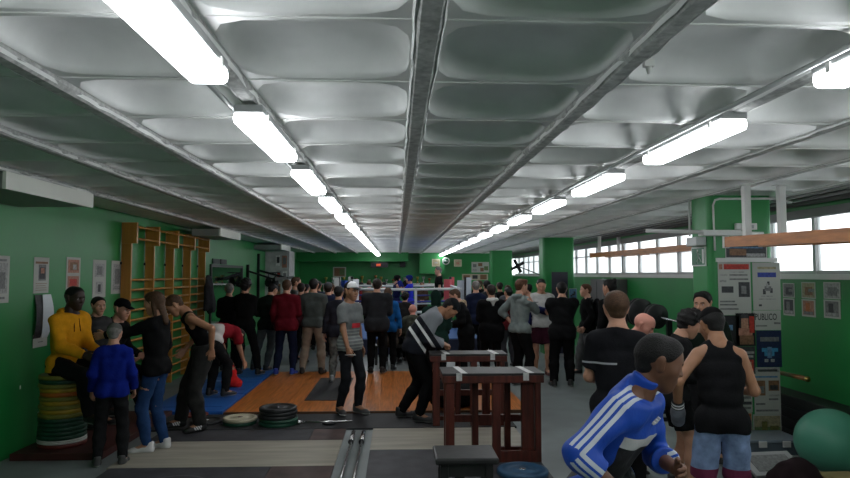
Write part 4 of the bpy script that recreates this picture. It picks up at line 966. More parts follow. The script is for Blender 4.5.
def person(label, px, D, H=1.75, face=90, res=.022, skin='light', hair='short', hc='dark', top=None, bot=None, shoe=None,
           arms=('hang', 'hang'), feet=((-.11, 0), (.11, 0)), pel=(0, 0, None), lean=0, side=0, twist=0, bend=0, head=(0, 0), roll=0, b=1.0, z0=0, cap=None, hood=None, group=None, extra=None, X=None, sit=None, neckdark=False, foot=None, catg='person'):
    NP[0] += 1; seed = NP[0]
    s = H/1.75
    x0 = at(px, 300, D).x if X is None else X
    a = math.radians(face); R = np.array([[math.sin(a), math.cos(a), 0], [-math.cos(a), math.sin(a), 0], [0, 0, 1]])  # local x=right,y=forward -> world
    org = np.array([x0, D, z0])
    W = lambda p: (R@np.array(p, float))*s + org
    root = empty('person', tuple(org), label, catg, group)
    G = Fig(); G.s = s
    # --- joints (local units of a 1.75 m body)
    pz = pel[2] if pel[2] is not None else .935
    pelv = np.array([pel[0], pel[1], pz])
    T0 = rot('Z', -twist*.4)@rot('X', -lean*.35)@rot('Y', side*.5)
    T1 = rot('Z', -twist)@rot('X', -(lean+bend*.4))@rot('Y', side)
    T2 = rot('Z', -twist)@rot('X', -(lean+bend))@rot('Y', side)
    waist = pelv + T0@np.array([0, 0, .16]); chest = waist + T1@np.array([0, .012, .18]); upper = chest + T2@np.array([0, -.004, .12]); neck = upper + T2@np.array([0, -.012, .07])
    HR = rot('Z', -head[0]-twist)@rot('X', -head[1])@rot('Y', roll)
    hd = neck + T2@np.array([0, .0, .045]) + HR@np.array([0, .03, .115])
    sh = {q: upper + T2@np.array([q*.163*b, -.01, .002]) for q in (-1, 1)}
    hip = {q: pelv + T0@np.array([q*.088, 0, -.03]) for q in (-1, 1)}
    el, wr, kn, an, hands = {}, {}, {}, {}, {}
    for i, q in enumerate((-1, 1)):
        A = arms[i]; A = ARMS[A](q) if isinstance(A, str) else A
        e, w = ik(sh[q], A['t'], .275, .255, A['p']); el[q] = e; wr[q] = w; hands[q] = A
        f = feet[i]; fz = f[2] if len(f) > 2 else 0; yaw = f[3] if len(f) > 3 else q*12
        foot_t = np.array([f[0], f[1], .085+fz]); k, an_ = ik(hip[q], foot_t, .425, .415, (q*.12, 1, 0) if sit is None else (q*.2, 1, .3)); kn[q] = k; an[q] = an_
        G.__dict__.setdefault('yaw', {})[q] = yaw
    G.fr = (pelv, waist, chest, upper, neck, hd, T0, T1, T2, HR); G.sh, G.el, G.wr, G.kn, G.an, G.hip = sh, el, wr, kn, an, hip
    ex = lambda T: T@np.array([1., 0, 0]); ny = lambda T: T@np.array([0, 1., 0])
    def torso(o, lo=True, hi=True, fat=1.0):
        w = b*fat; pr = []
        if lo: pr += [P_(pelv-ex(T0)*.075*w, pelv+ex(T0)*.075*w, .100*fat**.5+o, n=ny(T0), f=.98)]
        pr += [P_(waist-ex(T1)*.052*w, waist+ex(T1)*.052*w, .084*fat**.5+o), P_((waist+chest)/2-ex(T1)*.058*w, (waist+chest)/2+ex(T1)*.058*w, .088*fat**.5+o),
               P_(chest-ex(T2)*.066*w, chest+ex(T2)*.066*w, .094+o, n=ny(T2), f=1.0)]
        pr += [P_(upper-ex(T2)*.085*w, upper+ex(T2)*.085*w, .074+o)]
        pr += [P_(sh[-1]+T2@np.array([.03,0,-.012]), sh[1]+T2@np.array([-.03,0,-.012]), .050+o), P_(sh[-1]+T2@np.array([.05,0,.01]), neck, .036+o, .044+o), P_(sh[1]+T2@np.array([-.05,0,.01]), neck, .036+o, .044+o)]
        pr += [P_(upper+T2@np.array([q*.075,-.02,.03]), neck+T2@np.array([0,-.012,.03]), .036+o, .046+o*.6) for q in (-1, 1)]
        return pr
    def arm(q, o, lo=1.0):
        return [P_(sh[q], el[q], .049*b**.5+o, .038+o), P_(el[q], wr[q], .041+o, .028+o)]
    def leg(q, o, o2=None):
        o2 = o if o2 is None else o2
        return [P_(hip[q]+np.array([0,0,0]), kn[q], .088*b**.5+o, .058+o), P_(kn[q], (kn[q]*.62+an[q]*.38), .056+o, .056+o2), P_((kn[q]*.62+an[q]*.38), an[q], .056+o2, .038+o2)]
    def ws(V): return (V@R.T)*s + org - org   # local -> relative to root
    # --- body: one continuous surface with head and hands
    gs = [(torso(0), [], .035)] + [(arm(q, 0), [], .02) for q in (-1, 1)] + [(leg(q, 0), [], .03) for q in (-1, 1)] + [([P_(neck-T2@np.array([0,0,.03]), neck+(hd-neck)*.55+HR@np.array([0,-.015,0]), .060, .056)], [], .02)]
    for q in (-1, 1):
        fw = rot('Z', -G.yaw[q])@np.array([0, 1., 0]); gs.append(([P_(an[q], an[q]+fw*.13-np.array([0,0,.045]), .036, .030)], [], .02))
    V, Q = surf(gs, res, .03)
    parts = [(V, Q, 0)]
    hh = .0045 if res <= .013 else (.006 if res <= .018 else .009)
    HV, HQ, HM = head_template(hh); parts.append(((HV*1.02)@HR.T + hd, HQ, HM))
    for q in (-1, 1):
        A = hands[q]; al = unit(wr[q]-el[q])
        if 'al' in A: al = unit(np.array(A['al']))
        th = np.array(A['th'], float); th = unit(th-al*th.dot(al)); bk = np.cross(al, th)*(1 if q > 0 else -1)
        hv, hq, hm = hand_template(A['m'], .0045 if res <= .018 else .006)
        if A.get('glove') or A.get('none'): continue
        M = np.stack([al, th, bk], 1); v = (hv*1.02)@M.T + wr[q]
        parts.append((v, [f[::-1] for f in hq] if q < 0 else hq, 0))
    V, Q, M = join(parts)
    body = mk('body', ws(V), Q, skin_mats(skin), M, parent=root)
    # --- hair
    if hair and hair != 'bald':
        hm = mat('hair_'+hc, HAIRS[hc], rough=.65, bump=.5, scale=160, var=.3, vscale=40, spec=.25)
        r_ = .011 if res > .014 else .007
        thick = dict(short=.007, crop=.003, curly=.026, long=.012, pony=.008, quiff=.010, bun=.008)[hair]
        pr = [P_((0,-.028,.046), (0,.016,.052), .079+thick, .072+thick), P_((0,-.050,.02), (0,-.046,-.02), .064+thick, .054+thick*.6)]
        if hair == 'quiff': pr += [P_((-.03,.055,.10), (.03,.055,.105), .028)]
        if hair == 'curly': pr += [P_((0,-.0,.09), (0,.03,.09), .072), P_((-.07,-.01,.03), (-.07,-.03,.03), .032), P_((.07,-.01,.03), (.07,-.03,.03), .032)]
        nn = (0, .80, -.60) if hair not in ('crop',) else (0, .78, -.62)
        cuts = [((0, .048, .052), nn)]
        g = [(pr, cuts, .02)]
        if hair == 'long': g.append(([P_((0,-.07,.02), (0,-.105,-.20), .062, .05, n=(0,1,0), f=.55), P_((-.062,-.02,.03), (-.065,-.03,-.13), .028, .022), P_((.062,-.02,.03), (.065,-.03,-.13), .028, .022)], [], .02))
        if hair == 'pony': g.append(([P_((0,-.10,.06), (0,-.13,.03), .028, .03), P_((0,-.13,.03), (0,-.13,-.15), .03, .014)], [], .02))
        if hair == 'bun': g.append(([P_((0,-.09,.10), (0,-.10,.11), .036)], [], .01))
        F, lo, ax = field(g, r_, .02)
        if hair == 'curly': wrinkle(F, ax, .010, seed, 2.2)
        v, q_ = nets(F, lo, r_); mk('hair', ws((v*1.02)@HR.T + hd), q_, [hm], parent=root)
    def cover(name, gs, m, wrk=.004, r2=None, k0=.025, attrs=None, sd=0):
        v, q_ = surf(gs, r2 or res, k0, wr=wrk, seed=seed+sd)
        at_ = {k: f(v, G) for k, f in (attrs or {}).items()}
        return mk(name, ws(v), q_, [m], attrs=at_, parent=root)
    # --- trousers or shorts
    bt = dict(kind='trousers', col=(.015,.015,.017), fit=.014); bt.update(bot or {})
    m = bt.get('mat') or cloth('cloth_%02x%02x%02x' % tuple(int(c*255) for c in bt['col']), bt['col'])
    top_of = (waist*.55+pelv*.45, T0@np.array([0, 0, 1.]))
    seat = [P_(pelv-ex(T0)*.078*b, pelv+ex(T0)*.078*b, .100+bt['fit']), P_(waist-ex(T0)*.05, waist+ex(T0)*.05, .092+bt['fit'])]
    gs = [(seat, [top_of], .035)]
    for q in (-1, 1):
        if bt['kind'] == 'trousers':
            hemc = an[q]+unit(kn[q]-an[q])*.0; gs.append((leg(q, bt['fit'], bt['fit']+bt.get('flare', .004)), [(hemc, unit(an[q]-kn[q]))], .03))
        else:
            t_ = bt.get('len', .75); c = hip[q]+(kn[q]-hip[q])*t_
            gs.append(([P_(hip[q], kn[q], .094+bt['fit'], .082+bt['fit']+.01)], [(c, unit(kn[q]-hip[q]))], .03))
    cover(bt.get('name', bt['kind']), gs, m, .005, attrs=bt.get('attrs'))
    # --- top
    tp = dict(kind='jacket', col=(.012,.012,.013), fit=.02, hem=.30, sleeve='long', wr=.006, fat=1.0); tp.update(top or {})
    m = tp.get('mat') or cloth('cloth_%02x%02x%02x' % tuple(int(c*255) for c in tp['col']), tp['col'])
    o = tp['fit']; down = T0@np.array([0, 0, -1.])
    hemc = pelv + T0@np.array([0, 0, .16-tp['hem']+.02])
    if tp['kind'] == 'tank':
        pr = torso(o, True) + [P_(hip[q], hip[q]+down*.05, .088*b**.5+o-.002) for q in (-1, 1)]
        for q in (-1, 1): pr.append(P_(sh[q]+T2@np.array([q*.02,.06,-.05]), sh[q]+T2@np.array([q*.02,-.06,.06]), .080, sub=1))
        pr += [P_(neck+T2@np.array([0,.09,.03]), neck+T2@np.array([0,.03,.06]), .078, sub=1), P_(neck+T2@np.array([0,-.09,.035]), neck+T2@np.array([0,-.05,.06]), .060, sub=1)]
        gs = [(pr, [(hemc, down)], .02)]
    else:
        pr = torso(o, True, fat=tp['fat']) + [P_(hip[q], hip[q]+down*.05, .088*b**.5+o+.006) for q in (-1, 1)] + [P_(pelv-ex(T0)*.072*b, pelv+ex(T0)*.072*b, .100+o+.003)]
        cuts = [(hemc, down), (neck+T2@np.array([0,.0,.018]), T2@np.array([0,.25,1.]))]
        if tp['hem'] > .36:
            L_ = tp['hem']-.30; pr.append(P_(pelv-ex(T0)*.08*b, pelv+ex(T0)*.08*b, .112+o, .112+o)); c0 = (hip[-1]+hip[1])/2
            pr.append(P_(c0-ex(T0)*.08, c0-ex(T0)*.09+T0@np.array([0,0,-L_]), .108+o, .105+o)); pr.append(P_(c0+ex(T0)*.08, c0+ex(T0)*.09+T0@np.array([0,0,-L_]), .108+o, .105+o))
        gs = [(pr, cuts, .035)]
        for q in (-1, 1):
            if tp['sleeve'] == 'long': gs.append((arm(q, o*.8+.004), [(wr[q]-unit(wr[q]-el[q])*tp.get('cuff', .0), unit(wr[q]-el[q]))], .03))
            elif tp['sleeve'] == 'rolled': gs.append((arm(q, o*.8+.004), [(el[q]*.45+wr[q]*.55, unit(wr[q]-el[q]))], .03))
            elif tp['sleeve'] == 'short':
                c = sh[q]+(el[q]-sh[q])*.72; gs.append(([P_(sh[q], el[q], .054+o, .052+o)], [(c, unit(el[q]-sh[q]))], .02))
        if tp['kind'] in ('jacket', 'track') : gs.append(([P_(neck-T2@np.array([0,0,.02]), neck+T2@np.array([0,-.01,.035+tp.get('collar', 0)]), .072, .066)], [(neck+T2@np.array([0,0,.045+tp.get('collar', 0)]), T2@np.array([0,-.2,1.]))], .01))
    cover(dict(jacket='jacket', track='track_jacket', hoodie='hoodie', tee='t_shirt', tank='tank_top', sweater='sweater', coat='coat')[tp['kind']], gs, m, tp['wr'], attrs=tp.get('attrs'), r2=tp.get('res'), sd=7)
    hm_ = tp.get('hoodm') or m
    if tp['kind'] == 'hoodie' or tp.get('hoodm'):
        g = [([P_(neck+T2@np.array([-.07,-.05,-.0]), neck+T2@np.array([.07,-.05,-.0]), .045), P_(neck+T2@np.array([0,-.085,-.01]), neck+T2@np.array([0,-.095,-.08]), .055, .03), P_(neck+T2@np.array([-.075,-.04,0]), neck+T2@np.array([-.04,.06,-.03]), .035, .028), P_(neck+T2@np.array([.075,-.04,0]), neck+T2@np.array([.04,.06,-.03]), .035, .028)], [], .03)]
        if not hood: cover('hood', g, hm_, .005, r2=min(res, .016), sd=3)
    if hood:
        g = [([P_((0,-.03,.05), (0,.02,.055), .098, .09), P_((0,-.055,.0), (0,-.05,-.08), .085, .09)], [((0,.055,.05), (0,.95,-.3))], .03)]
        v, q_ = surf(g, .014, .02, wr=.004, seed=seed); mk('hood', ws(v@HR.T+hd), q_, [hood if not isinstance(hood, tuple) else cloth('hoodc_%d' % seed, hood)], parent=root)
    if cap:
        g = [([P_((0,-.028,.056), (0,.012,.060), .088, .082)], [((0,0,.052), (0,.05,-1))], .01)]
        v, q_ = surf(g, .009, .01); cm = cloth('cap_%d' % seed, cap['col'], attr=[('front', cap['front'])] if cap.get('front') else None)
        mk('cap', ws(v@HR.T+hd), q_, [cm], attrs={'front': v[:, 1]-.0} if cap.get('front') else None, parent=root)
        if cap.get('brim', True):
            cr = rot('Z', cap.get('turn', 0))
            g = [([P_((-.045,.08,.056), (-.03,.14,.045), .016, n=(0,.1,1), f=.35), P_((.045,.08,.056), (.03,.14,.045), .016, n=(0,.1,1), f=.35), P_((0,.07,.062), (0,.15,.046), .030, n=(0,.1,1), f=.25)], [], .02)]
            v, q_ = surf(g, .007, .01); mk('cap_brim', ws((v@cr.T)@HR.T+hd), q_, [cloth('brim_%d' % seed, cap.get('brimcol', cap['col']))], parent=root)
    # --- shoes
    sc = dict(col=(.015,.015,.016), sole=(.35,.35,.34)); sc.update(shoe or {})
    sm = mat('shoe_%02x%02x%02x_%02x%02x%02x' % tuple(int(c*255) for c in sc['col']+sc['sole']), sc['col'], rough=.5, attr=[('sole', sc['sole'])] + ([('stripe', sc['stripe'])] if sc.get('stripe') else []))
    if sc.get('show', True):
        for q in (-1, 1):
            yw = G.yaw[q]; base = an[q]-np.array([0, 0, .085])
            pt = math.radians(feet[0 if q < 0 else 1][4]) if len(feet[0 if q < 0 else 1]) > 4 else 0
            Fm = rot('Z', -yw)@rot('X', -math.degrees(pt))
            g = [([P_((0,-.035,.045), (0,.02,.05), .042, .042), P_((0,.02,.045), (0,.13,.034), .042, .042, n=(0,0,1), f=.85), P_((0,.13,.032), (0,.175,.028), .040, .034, n=(0,0,1), f=.75), P_((0,-.02,.06), (0,-.03,.105), .042, .044)], [((0,0,.002), (0,0,-1)), ((0,0,.118), (0,.3,1))], .03)]
            rr = .008 if res <= .018 else .013
            v, q_ = surf(g, rr, .01)
            att = {'sole': .024-v[:, 2]}
            if sc.get('stripe'):
                u = v[:, 1]*.9-v[:, 2]*.6; att['stripe'] = np.where((np.abs(v[:, 0]) > .018) & (v[:, 1] > .0) & (v[:, 1] < .085) & (v[:, 2] > .03), .30-np.abs(((u/.026) % 1)-.5), -.2)
            mk('shoe', ws(v@Fm.T + base), q_, [sm], attrs=att, parent=root)
    G.root, G.ws, G.W, G.body, G.res, G.seed, G.T, G.cover, G.hd_ = root, ws, W, body, res, seed, T2, cover, hd
    if extra: extra(G)
    return G
def addp(G, name, gs, m, r=.012, wrk=0, k0=.02): return G.cover(name, gs, m, wrk, r2=r, k0=k0)
def backpack(c):
    def f(G):
        p, w_, ch, up, nk, hd, T0, T1, T2, HR = G.fr
        o = addp(G, 'backpack', [([P_(ch+T2@np.array([0,-.20,.08]), ch+T2@np.array([0,-.20,-.22]), .12, .13, n=T2@np.array([0,1.,0]), f=.6)], [], .03)], cloth('pack_%02x%02x%02x' % tuple(int(x*255) for x in c), c), .014, .005)
        addp(G, 'backpack_strap', [([P_(up+T2@np.array([q*.11,-.10,.05]), up+T2@np.array([q*.12,.0,.085]), .016), P_(up+T2@np.array([q*.12,.0,.085]), up+T2@np.array([q*.11,.11,-.05]), .016)], [], .01) for q in (-1, 1)], MATS['pack_%02x%02x%02x' % tuple(int(x*255) for x in c)], .010)
    return f
# helpers for sewn bands: scalar fields on the garment in body units
def fr_tz(V, G):   # height along the trunk measured from the chest
    p, w_, ch, up, nk, hd, T0, T1, T2, HR = G.fr; return (V-ch)@T2[:, 2]
def arm_uv(V, G, q):
    """along-arm position and offset round the arm for side q"""
    s_, e, w = G.sh[q], G.el[q], G.wr[q]; out = []
    def seg(a, b):
        d = b-a; t = np.clip(((V-a)@d)/d.dot(d), 0, 1); return np.linalg.norm(V-a-t[:, None]*d, axis=1), t
    d1, t1 = seg(s_, e); d2, t2 = seg(e, w); return np.where(d1 < d2, d1, d2), np.where(d1 < d2, t1, 1+t2), d1 < d2
def sleeve_stripes(width=.011, gap=.022, up=True):
    """three stripes along the outer side of each sleeve"""
    def f(V, G):
        T2 = G.fr[8]; res_ = np.full(len(V), -.02)
        for q in (-1, 1):
            s_, e, w = G.sh[q], G.el[q], G.wr[q]
            nk = G.fr[4]
            for a, b_, lim in ((s_, e, .10), (e, w, .085), (nk, s_, .12)):
                d = unit(b_-a); L = np.linalg.norm(b_-a); r = V-a; t = r@d; rad = r-t[:, None]*d
                n_out = T2@np.array([q*1., 0, .25]) if a is not nk else T2@np.array([0, 0, 1.])
                n_out = unit(n_out-d*n_out.dot(d)); sd = np.cross(d, n_out)
                c = rad@sd; on = (rad@n_out > .012) & (t > -.015) & (t < L+.015) & (np.linalg.norm(rad, axis=1) < lim)
                v = width/2-np.minimum(np.minimum(np.abs(c), np.abs(c-gap)), np.abs(c+gap))
                res_ = np.where(on, np.maximum(res_, v), res_)
        return res_
    return f
def band(fn): return fn
def T(kind, col, **k): return dict(kind=kind, col=col, **k)
def B(col, **k): return dict(col=col, **k)
BLK = (.0055, .0055, .006); DK = (.012, .012, .013); NAVY = (.010, .014, .035); JEAN = (.022, .040, .085)
WSH = dict(col=(.55,.55,.54), sole=(.60,.60,.58))
def hand(x, y, z, p=None, th=(0,1,0), m='relaxed', **k): return dict(t=(x, y, z), p=p or ((1 if x > 0 else -1)*.4, -1, -.2), th=th, m=m, **k)
# ---------------- left side
person('person in a mustard yellow hoodie seated on the tall stack of weight plates', 70, 7.12, 1.75, face=-22, res=.015, skin='dark', hair='crop', hc='black', X=-3.50,
    top=T('hoodie', (.62,.27,.012), fit=.020, hem=.26, wr=.007), bot=B(DK, fit=.02), pel=(0, -.02, (ZSTACK+.105)), sit=1, feet=((-.14,.45,.36), (.12,.47,.34)), lean=4, bend=6, head=(0,8),
    arms=(hand(-.08,.34,1.04, th=(.3,.2,1)), hand(.10,.33,1.03, th=(-.3,.2,1))), b=1.08,
    extra=lambda G: addp(G, 'drawstring', [([P_(G.fr[4]+G.T@np.array([q*.03,.095,-.04]), G.fr[4]+G.T@np.array([q*.04,.135,-.17]), .005)], [], .003) for q in (-1,1)], cloth('cord_dark', (.05,.02,.01)), .006))
TRK = mat('track_black', BLK, rough=.7, attr=[('stripes', (.5,.5,.5))])
person('boy in a black track jacket with white sleeve stripes right of the person in yellow', 97.5, 7.95, 1.52, face=-25, res=.015, z0=.07, skin='light', hair='short', hc='black',
    top=dict(kind='track', mat=TRK, col=BLK, attrs={'stripes': sleeve_stripes(.011, .024)}), bot=B(BLK), arms=('hang', 'pocket'), head=(15, 5), feet=((-.12,.05), (.12,0)))
person('person in a black cap seated on the dark plate stack with one foot forward', 116, 8.55, 1.80, X=-3.66, face=-12, res=.016, skin='fair', hair='crop', hc='dark', cap=dict(col=BLK), top=T('jacket', BLK), bot=B(BLK),
    pel=(0,-.02,.70), sit=1, feet=((-.12,.42,.08), (.12,.52,.12,10,-15)), arms=(hand(-.15,.30,.80), hand(.15,.30,.80)), lean=10, bend=8, head=(10,12), shoe=dict(col=(.012,.012,.012), sole=(.4,.4,.4)))
person('child in a royal blue jacket standing with back to the camera beside the plate stack', 114.5, 6.55, 1.37, face=108, res=.013, skin='light', hair='short', hc='grey', b=.92,
    top=T('jacket', (.005,.014,.17), fit=.024, hem=.26, wr=.008), bot=B(DK, fit=.014), arms=('hangf', 'hangf'), head=(10, 10), feet=((-.15,.02), (.14,-.02)), shoe=dict(col=(.05,.05,.05), sole=(.45,.45,.43)),
    cap=dict(col=(.10,.10,.09), brim=False))
person('long-haired person in black sweater and blue jeans reaching towards the child in blue', 158, 7.05, 1.67, face=172, res=.013, skin='light', hair='long', hc='brown', b=.88,
    top=T('sweater', BLK, fit=.020, hem=.27), bot=dict(kind='trousers', name='jeans', col=(.016,.042,.115), fit=.006), shoe=WSH, arms=(hand(-.16,.56,1.27, (-.4,-.4,-1), th=(0,.2,1)), 'hangf'), feet=((-.09,.04), (.10,-.06)), head=(0,10))
person('muscular person in a black tank top and camouflage trousers looking down at striped sneakers', 201, 7.95, 1.71, face=204, res=.012, z0=.022, skin='tan', hair='short', hc='brown', b=1.12,
    top=T('tank', BLK, fit=.012, hem=.26), bot=dict(kind='trousers', col=(.018,.019,.016), fit=.030, mat=mat('camo_dark', (.009,.009,.008), rough=.9, var=.8, vscale=11)), arms=(hand(-.24,-.10,.98, (-.6,-1,0)), hand(.2,.15,.95)),
    feet=((-.14,.0), (.14,.20)), pel=(0,-.03,.93), lean=12, bend=28, head=(5,46), shoe=dict(col=BLK, sole=(.03,.03,.03), stripe=(.6,.6,.6)))
RS = cloth('shirt_red', (.22,.012,.02), attr=[('waist', (.55,.52,.50))])
person('person in a dark red shirt bending far over behind the black tank top', 218, 9.9, 1.70, z0=.045, face=62, res=.018, skin='light', hc='dark', top=dict(kind='tee', sleeve='short', col=(.2,.01,.01), mat=RS, hem=.20, fit=.022, attrs={'waist': lambda V, G: -.13-(V-G.fr[2])@G.fr[8][:,2]}), bot=B(DK),
    lean=76, bend=30, pel=(0,-.14,.86), head=(0,105), arms=(hand(-.15,.42,.45), hand(.15,.45,.45)), feet=((-.13,0), (.13,.05)))
person('grey-haired person in black jacket seen from behind, in front of the wall mirror', 229, 12.5, 1.64, z0=.045, face=92, hc='grey', top=T('jacket', BLK), bot=B(BLK), arms=('front','front'))
person('person in black standing wide-legged with back turned, right of the grey-haired person', 245, 12.0, 1.72, z0=.045, face=80, hc='black', hair='curly', top=T('jacket', BLK), bot=B(BLK), arms=('phone','folded'), feet=((-.10,0),(.30,-.05)))
person('person in dark green jacket and faded jeans, head bowed, left of the maroon sweater', 268, 12.45, 1.66, z0=.045, face=80, hc='black', top=T('jacket', (.012,.018,.014)), bot=B((.07,.085,.09)), arms=('front','front'), feet=((-.30,0),(-.02,.0)), lean=8, bend=10, head=(20,25))
person('broad person in a maroon sweater and dark jeans seen from behind, blue-white shoes', 286.5, 12.0, 1.72, z0=.04, face=88, hc='brown', b=1.12, top=T('sweater', (.105,.007,.013), fit=.03), bot=B(NAVY), arms=('hangf','front'), shoe=dict(col=(.03,.06,.35), sole=(.6,.6,.6)), feet=((-.18,0),(.13,0)))
person('tall person in profile behind the maroon sweater, beside the whitewashed pier', 295, 14.4, 1.80, face=20, hc='brown', top=T('tee', (.12,.12,.12), sleeve='short'), bot=B(DK))
person('dark-haired person in burgundy between the maroon sweater and the grey sweater', 301, 13.8, 1.68, face=95, hc='dark', top=T('jacket', (.05,.01,.015)), bot=B(BLK))
person('broad person in grey sweater and beige trousers seen from behind', 313.5, 12.1, 1.74, z0=.04, face=86, hc='black', b=1.12, top=T('sweater', (.060,.070,.066), fit=.028, hem=.26), bot=B((.26,.21,.165), fit=.018), arms=('front','front'), feet=((-.20,0),(.16,0)), shoe=dict(col=(.02,.02,.02), sole=(.02,.02,.02)))
person('person in navy with a grey cap turned away, right of the grey sweater', 328, 12.8, 1.70, face=100, hc='dark', cap=dict(col=(.05,.055,.06), brim=False), top=T('jacket', NAVY, hem=.34), bot=B(NAVY), arms=('front','front'))
person('person in grey camouflage trousers half hidden behind the grey T-shirt', 338.5, 11.2, 1.62, z0=.04, face=80, hc='black', top=T('jacket', (.02,.02,.028)), bot=dict(kind='trousers', col=(.12,.12,.12), mat=mat('camo_grey', (.10,.105,.10), rough=.9, var=.8, vscale=12)), shoe=dict(col=(.3,.3,.3), sole=(.6,.6,.6)))
# ---------------- centre
def tee_print(V, G):
    p, w_, ch, up, nk, hd, T0, T1, T2, HR = G.fr; r = V-ch; x = r@T2[:,0]; y = r@T2[:,1]; z = r@T2[:,2]
    on = (y > .02) & (np.abs(x-.0) < .085); return np.where(on, np.minimum(.085-np.abs(x), .032-np.abs(z+.10)), -.05)
def tee_lines(V, G):
    p, w_, ch, up, nk, hd, T0, T1, T2, HR = G.fr; r = V-ch; z = r@T2[:,2]
    return np.where(z < -.13, .009-np.abs(((z/.045) % 1)-.5)*.045, -.02)
TEE = cloth('tee_grey', (.15,.16,.16), attr=[('lines', (.26,.28,.27)), ('print', (.42,.03,.04))])
def phone(G):
    al = unit(G.wr[1]-G.el[1]); c = G.wr[1]+al*.10; addp(G, 'phone', [([P_(c-np.array([-.01,.05,.0]), c+np.array([.01,.09,.01]), .022, n=(0,0,1), f=.25)], [], .01)], mat('phone_white', (.55,.55,.55), rough=.3), .006)
person('person in a grey T-shirt and white and black cap holding a white phone', 350, 8.75, 1.73, z0=.022, face=-38, res=.012, skin='tan', hair='crop', hc='dark', b=.93, top=dict(kind='tee', sleeve='short', col=(.15,.16,.16), mat=TEE, fit=.020, hem=.27, attrs={'print': tee_print, 'lines': tee_lines}),
    bot=B((.016,.017,.02), fit=.008), cap=dict(col=(.012,.012,.014), front=(.62,.62,.62), brimcol=(.03,.03,.03), turn=0), head=(8, 2), arms=(hand(-.24,.0,.86), hand(.22,.17,.88, m='grip', th=(-.2,.6,1))), feet=((-.08,.08,0,0), (.08,-.10,0,30)), shoe=dict(col=(.05,.05,.05), sole=(.6,.6,.58)), extra=phone)
person('broad person in dark grey jacket, back turned, right of the white and black cap', 377, 12.1, 1.74, z0=.04, face=88, hc='dark', b=1.28, top=T('jacket', (.022,.023,.026), fit=.035, hem=.34), bot=B(BLK), arms=('front','front'))
person('person in a bright blue jacket almost hidden behind the dark grey jacket', 388, 12.75, 1.60, face=90, hc='brown', top=T('jacket', (.01,.09,.28)), bot=B(BLK))
s = MB(); r = empty('bench', (.15, 13.65, 0), 'low black bench in front of the boxing ring under the seated spectators', 'bench')
part(MB().box((-.5, 13.45, .36), (1.0, 13.85, .40), .005), 'seat', r, M_STL)
for (x, y) in ((-.45, 13.5), (.9, 13.5), (-.45, 13.75), (.9, 13.75)): part(MB().box((x, y, 0), (x+.05, y+.05, .36)), 'leg', r, M_STL)
SEAT = dict(pel=(0, 0, .50), sit=1, feet=((-.13,.45), (.13,.42)), arms=(hand(-.12,.32,.62), hand(.12,.32,.62)), lean=12, bend=10)
person('seated spectator with long brown hair and furry brown coat in front of the ring', 388, 13.5, 1.72, face=80, hair='long', hc='brown', top=T('coat', (.055,.04,.032), fit=.04, hem=.3), bot=B(BLK), head=(0,5), **SEAT)
person('bald seated spectator in a green-brown camouflage jacket in front of the ring', 413.5, 13.65, 1.66, face=95, hair='bald', skin='red', b=1.05, top=dict(kind='jacket', col=(.03,.03,.02), mat=mat('camo_green', (.030,.032,.020), rough=.9, var=.8, vscale=11), fit=.035), bot=B(BLK), head=(0,-5), **SEAT)
person('seated dark-haired spectator in black right of the bald one', 439, 13.65, 1.68, face=100, hc='black', top=T('jacket', BLK), bot=B(BLK), head=(20,0), **SEAT)
person('dark curly-haired spectator standing bent just beyond the bald spectator', 405, 14.7, 1.45, face=70, hc='black', hair='curly', top=T('jacket', (.02,.018,.018)), bot=B(BLK))
STR = cloth('sweat_striped', (.012,.013,.018), attr=[('heather', (.20,.21,.23)), ('white', (.62,.62,.62))])
def st_h(V, G):
    p, w_, ch, up, nk, hd, T0, T1, T2, HR = G.fr; return (V-ch)@T2[:,2] + .01
def st_w(V, G):
    z = (V-G.fr[2])@G.fr[8][:,2]; return np.maximum(.016-np.abs(z+.085), .018-np.abs(z+.20))
person('person in a dark striped sweatshirt with grey shoulders leaning onto the farther wooden rack', 410, 8.35, 1.80, z0=.022, face=2, res=.013, skin='tan', hair='short', hc='black', b=1.2, top=dict(kind='sweater', col=BLK, mat=STR, fit=.032, hem=.24, wr=.007, attrs={'heather': st_h, 'white': st_w}),
    bot=B(BLK, fit=.016), pel=(0,.05,.885), lean=28, bend=28, head=(0,58), cap=dict(col=(.010,.012,.014), brim=False), arms=(hand(-.05,.41,.93, th=(1,.2,0), m='fist'), hand(.12,.40,.93, th=(-1,.2,0), m='fist')), feet=((-.13,-.10), (.14,.10,0,25)), shoe=dict(col=(.02,.02,.022), sole=(.3,.3,.3)))
person('person with a dark green hood up, back turned, behind the striped sweatshirt', 436, 10.2, 1.56, z0=.04, face=88, hc='black', hood=(.006,.018,.014), top=T('hoodie', (.010,.028,.022), fit=.04), bot=B(BLK), arms=('front','front'))
FUR = mat('fur_beige', (.36,.27,.17), rough=1, bump=1, scale=120, var=.5, vscale=40)
person('person in a long black coat with beige fur hood bending left, beyond the wooden racks', 466, 11.0, 1.60, z0=.04, face=172, skin='fair', hair='short', hc='brown', top=T('coat', BLK, fit=.04, hem=.52, hoodm=FUR), bot=B(BLK), lean=10, bend=12, head=(0,20), arms=('front','front'))
person('person in navy with silver-grey hair facing the ring, left of the white-collared coat', 476, 13.9, 1.72, face=95, hc='grey', top=T('jacket', NAVY), bot=B(BLK))
person('dark-haired spectator in black between the ring and the far green column', 487, 14.8, 1.72, face=100, hc='black', top=T('jacket', (.03,.03,.032)), bot=B(BLK))
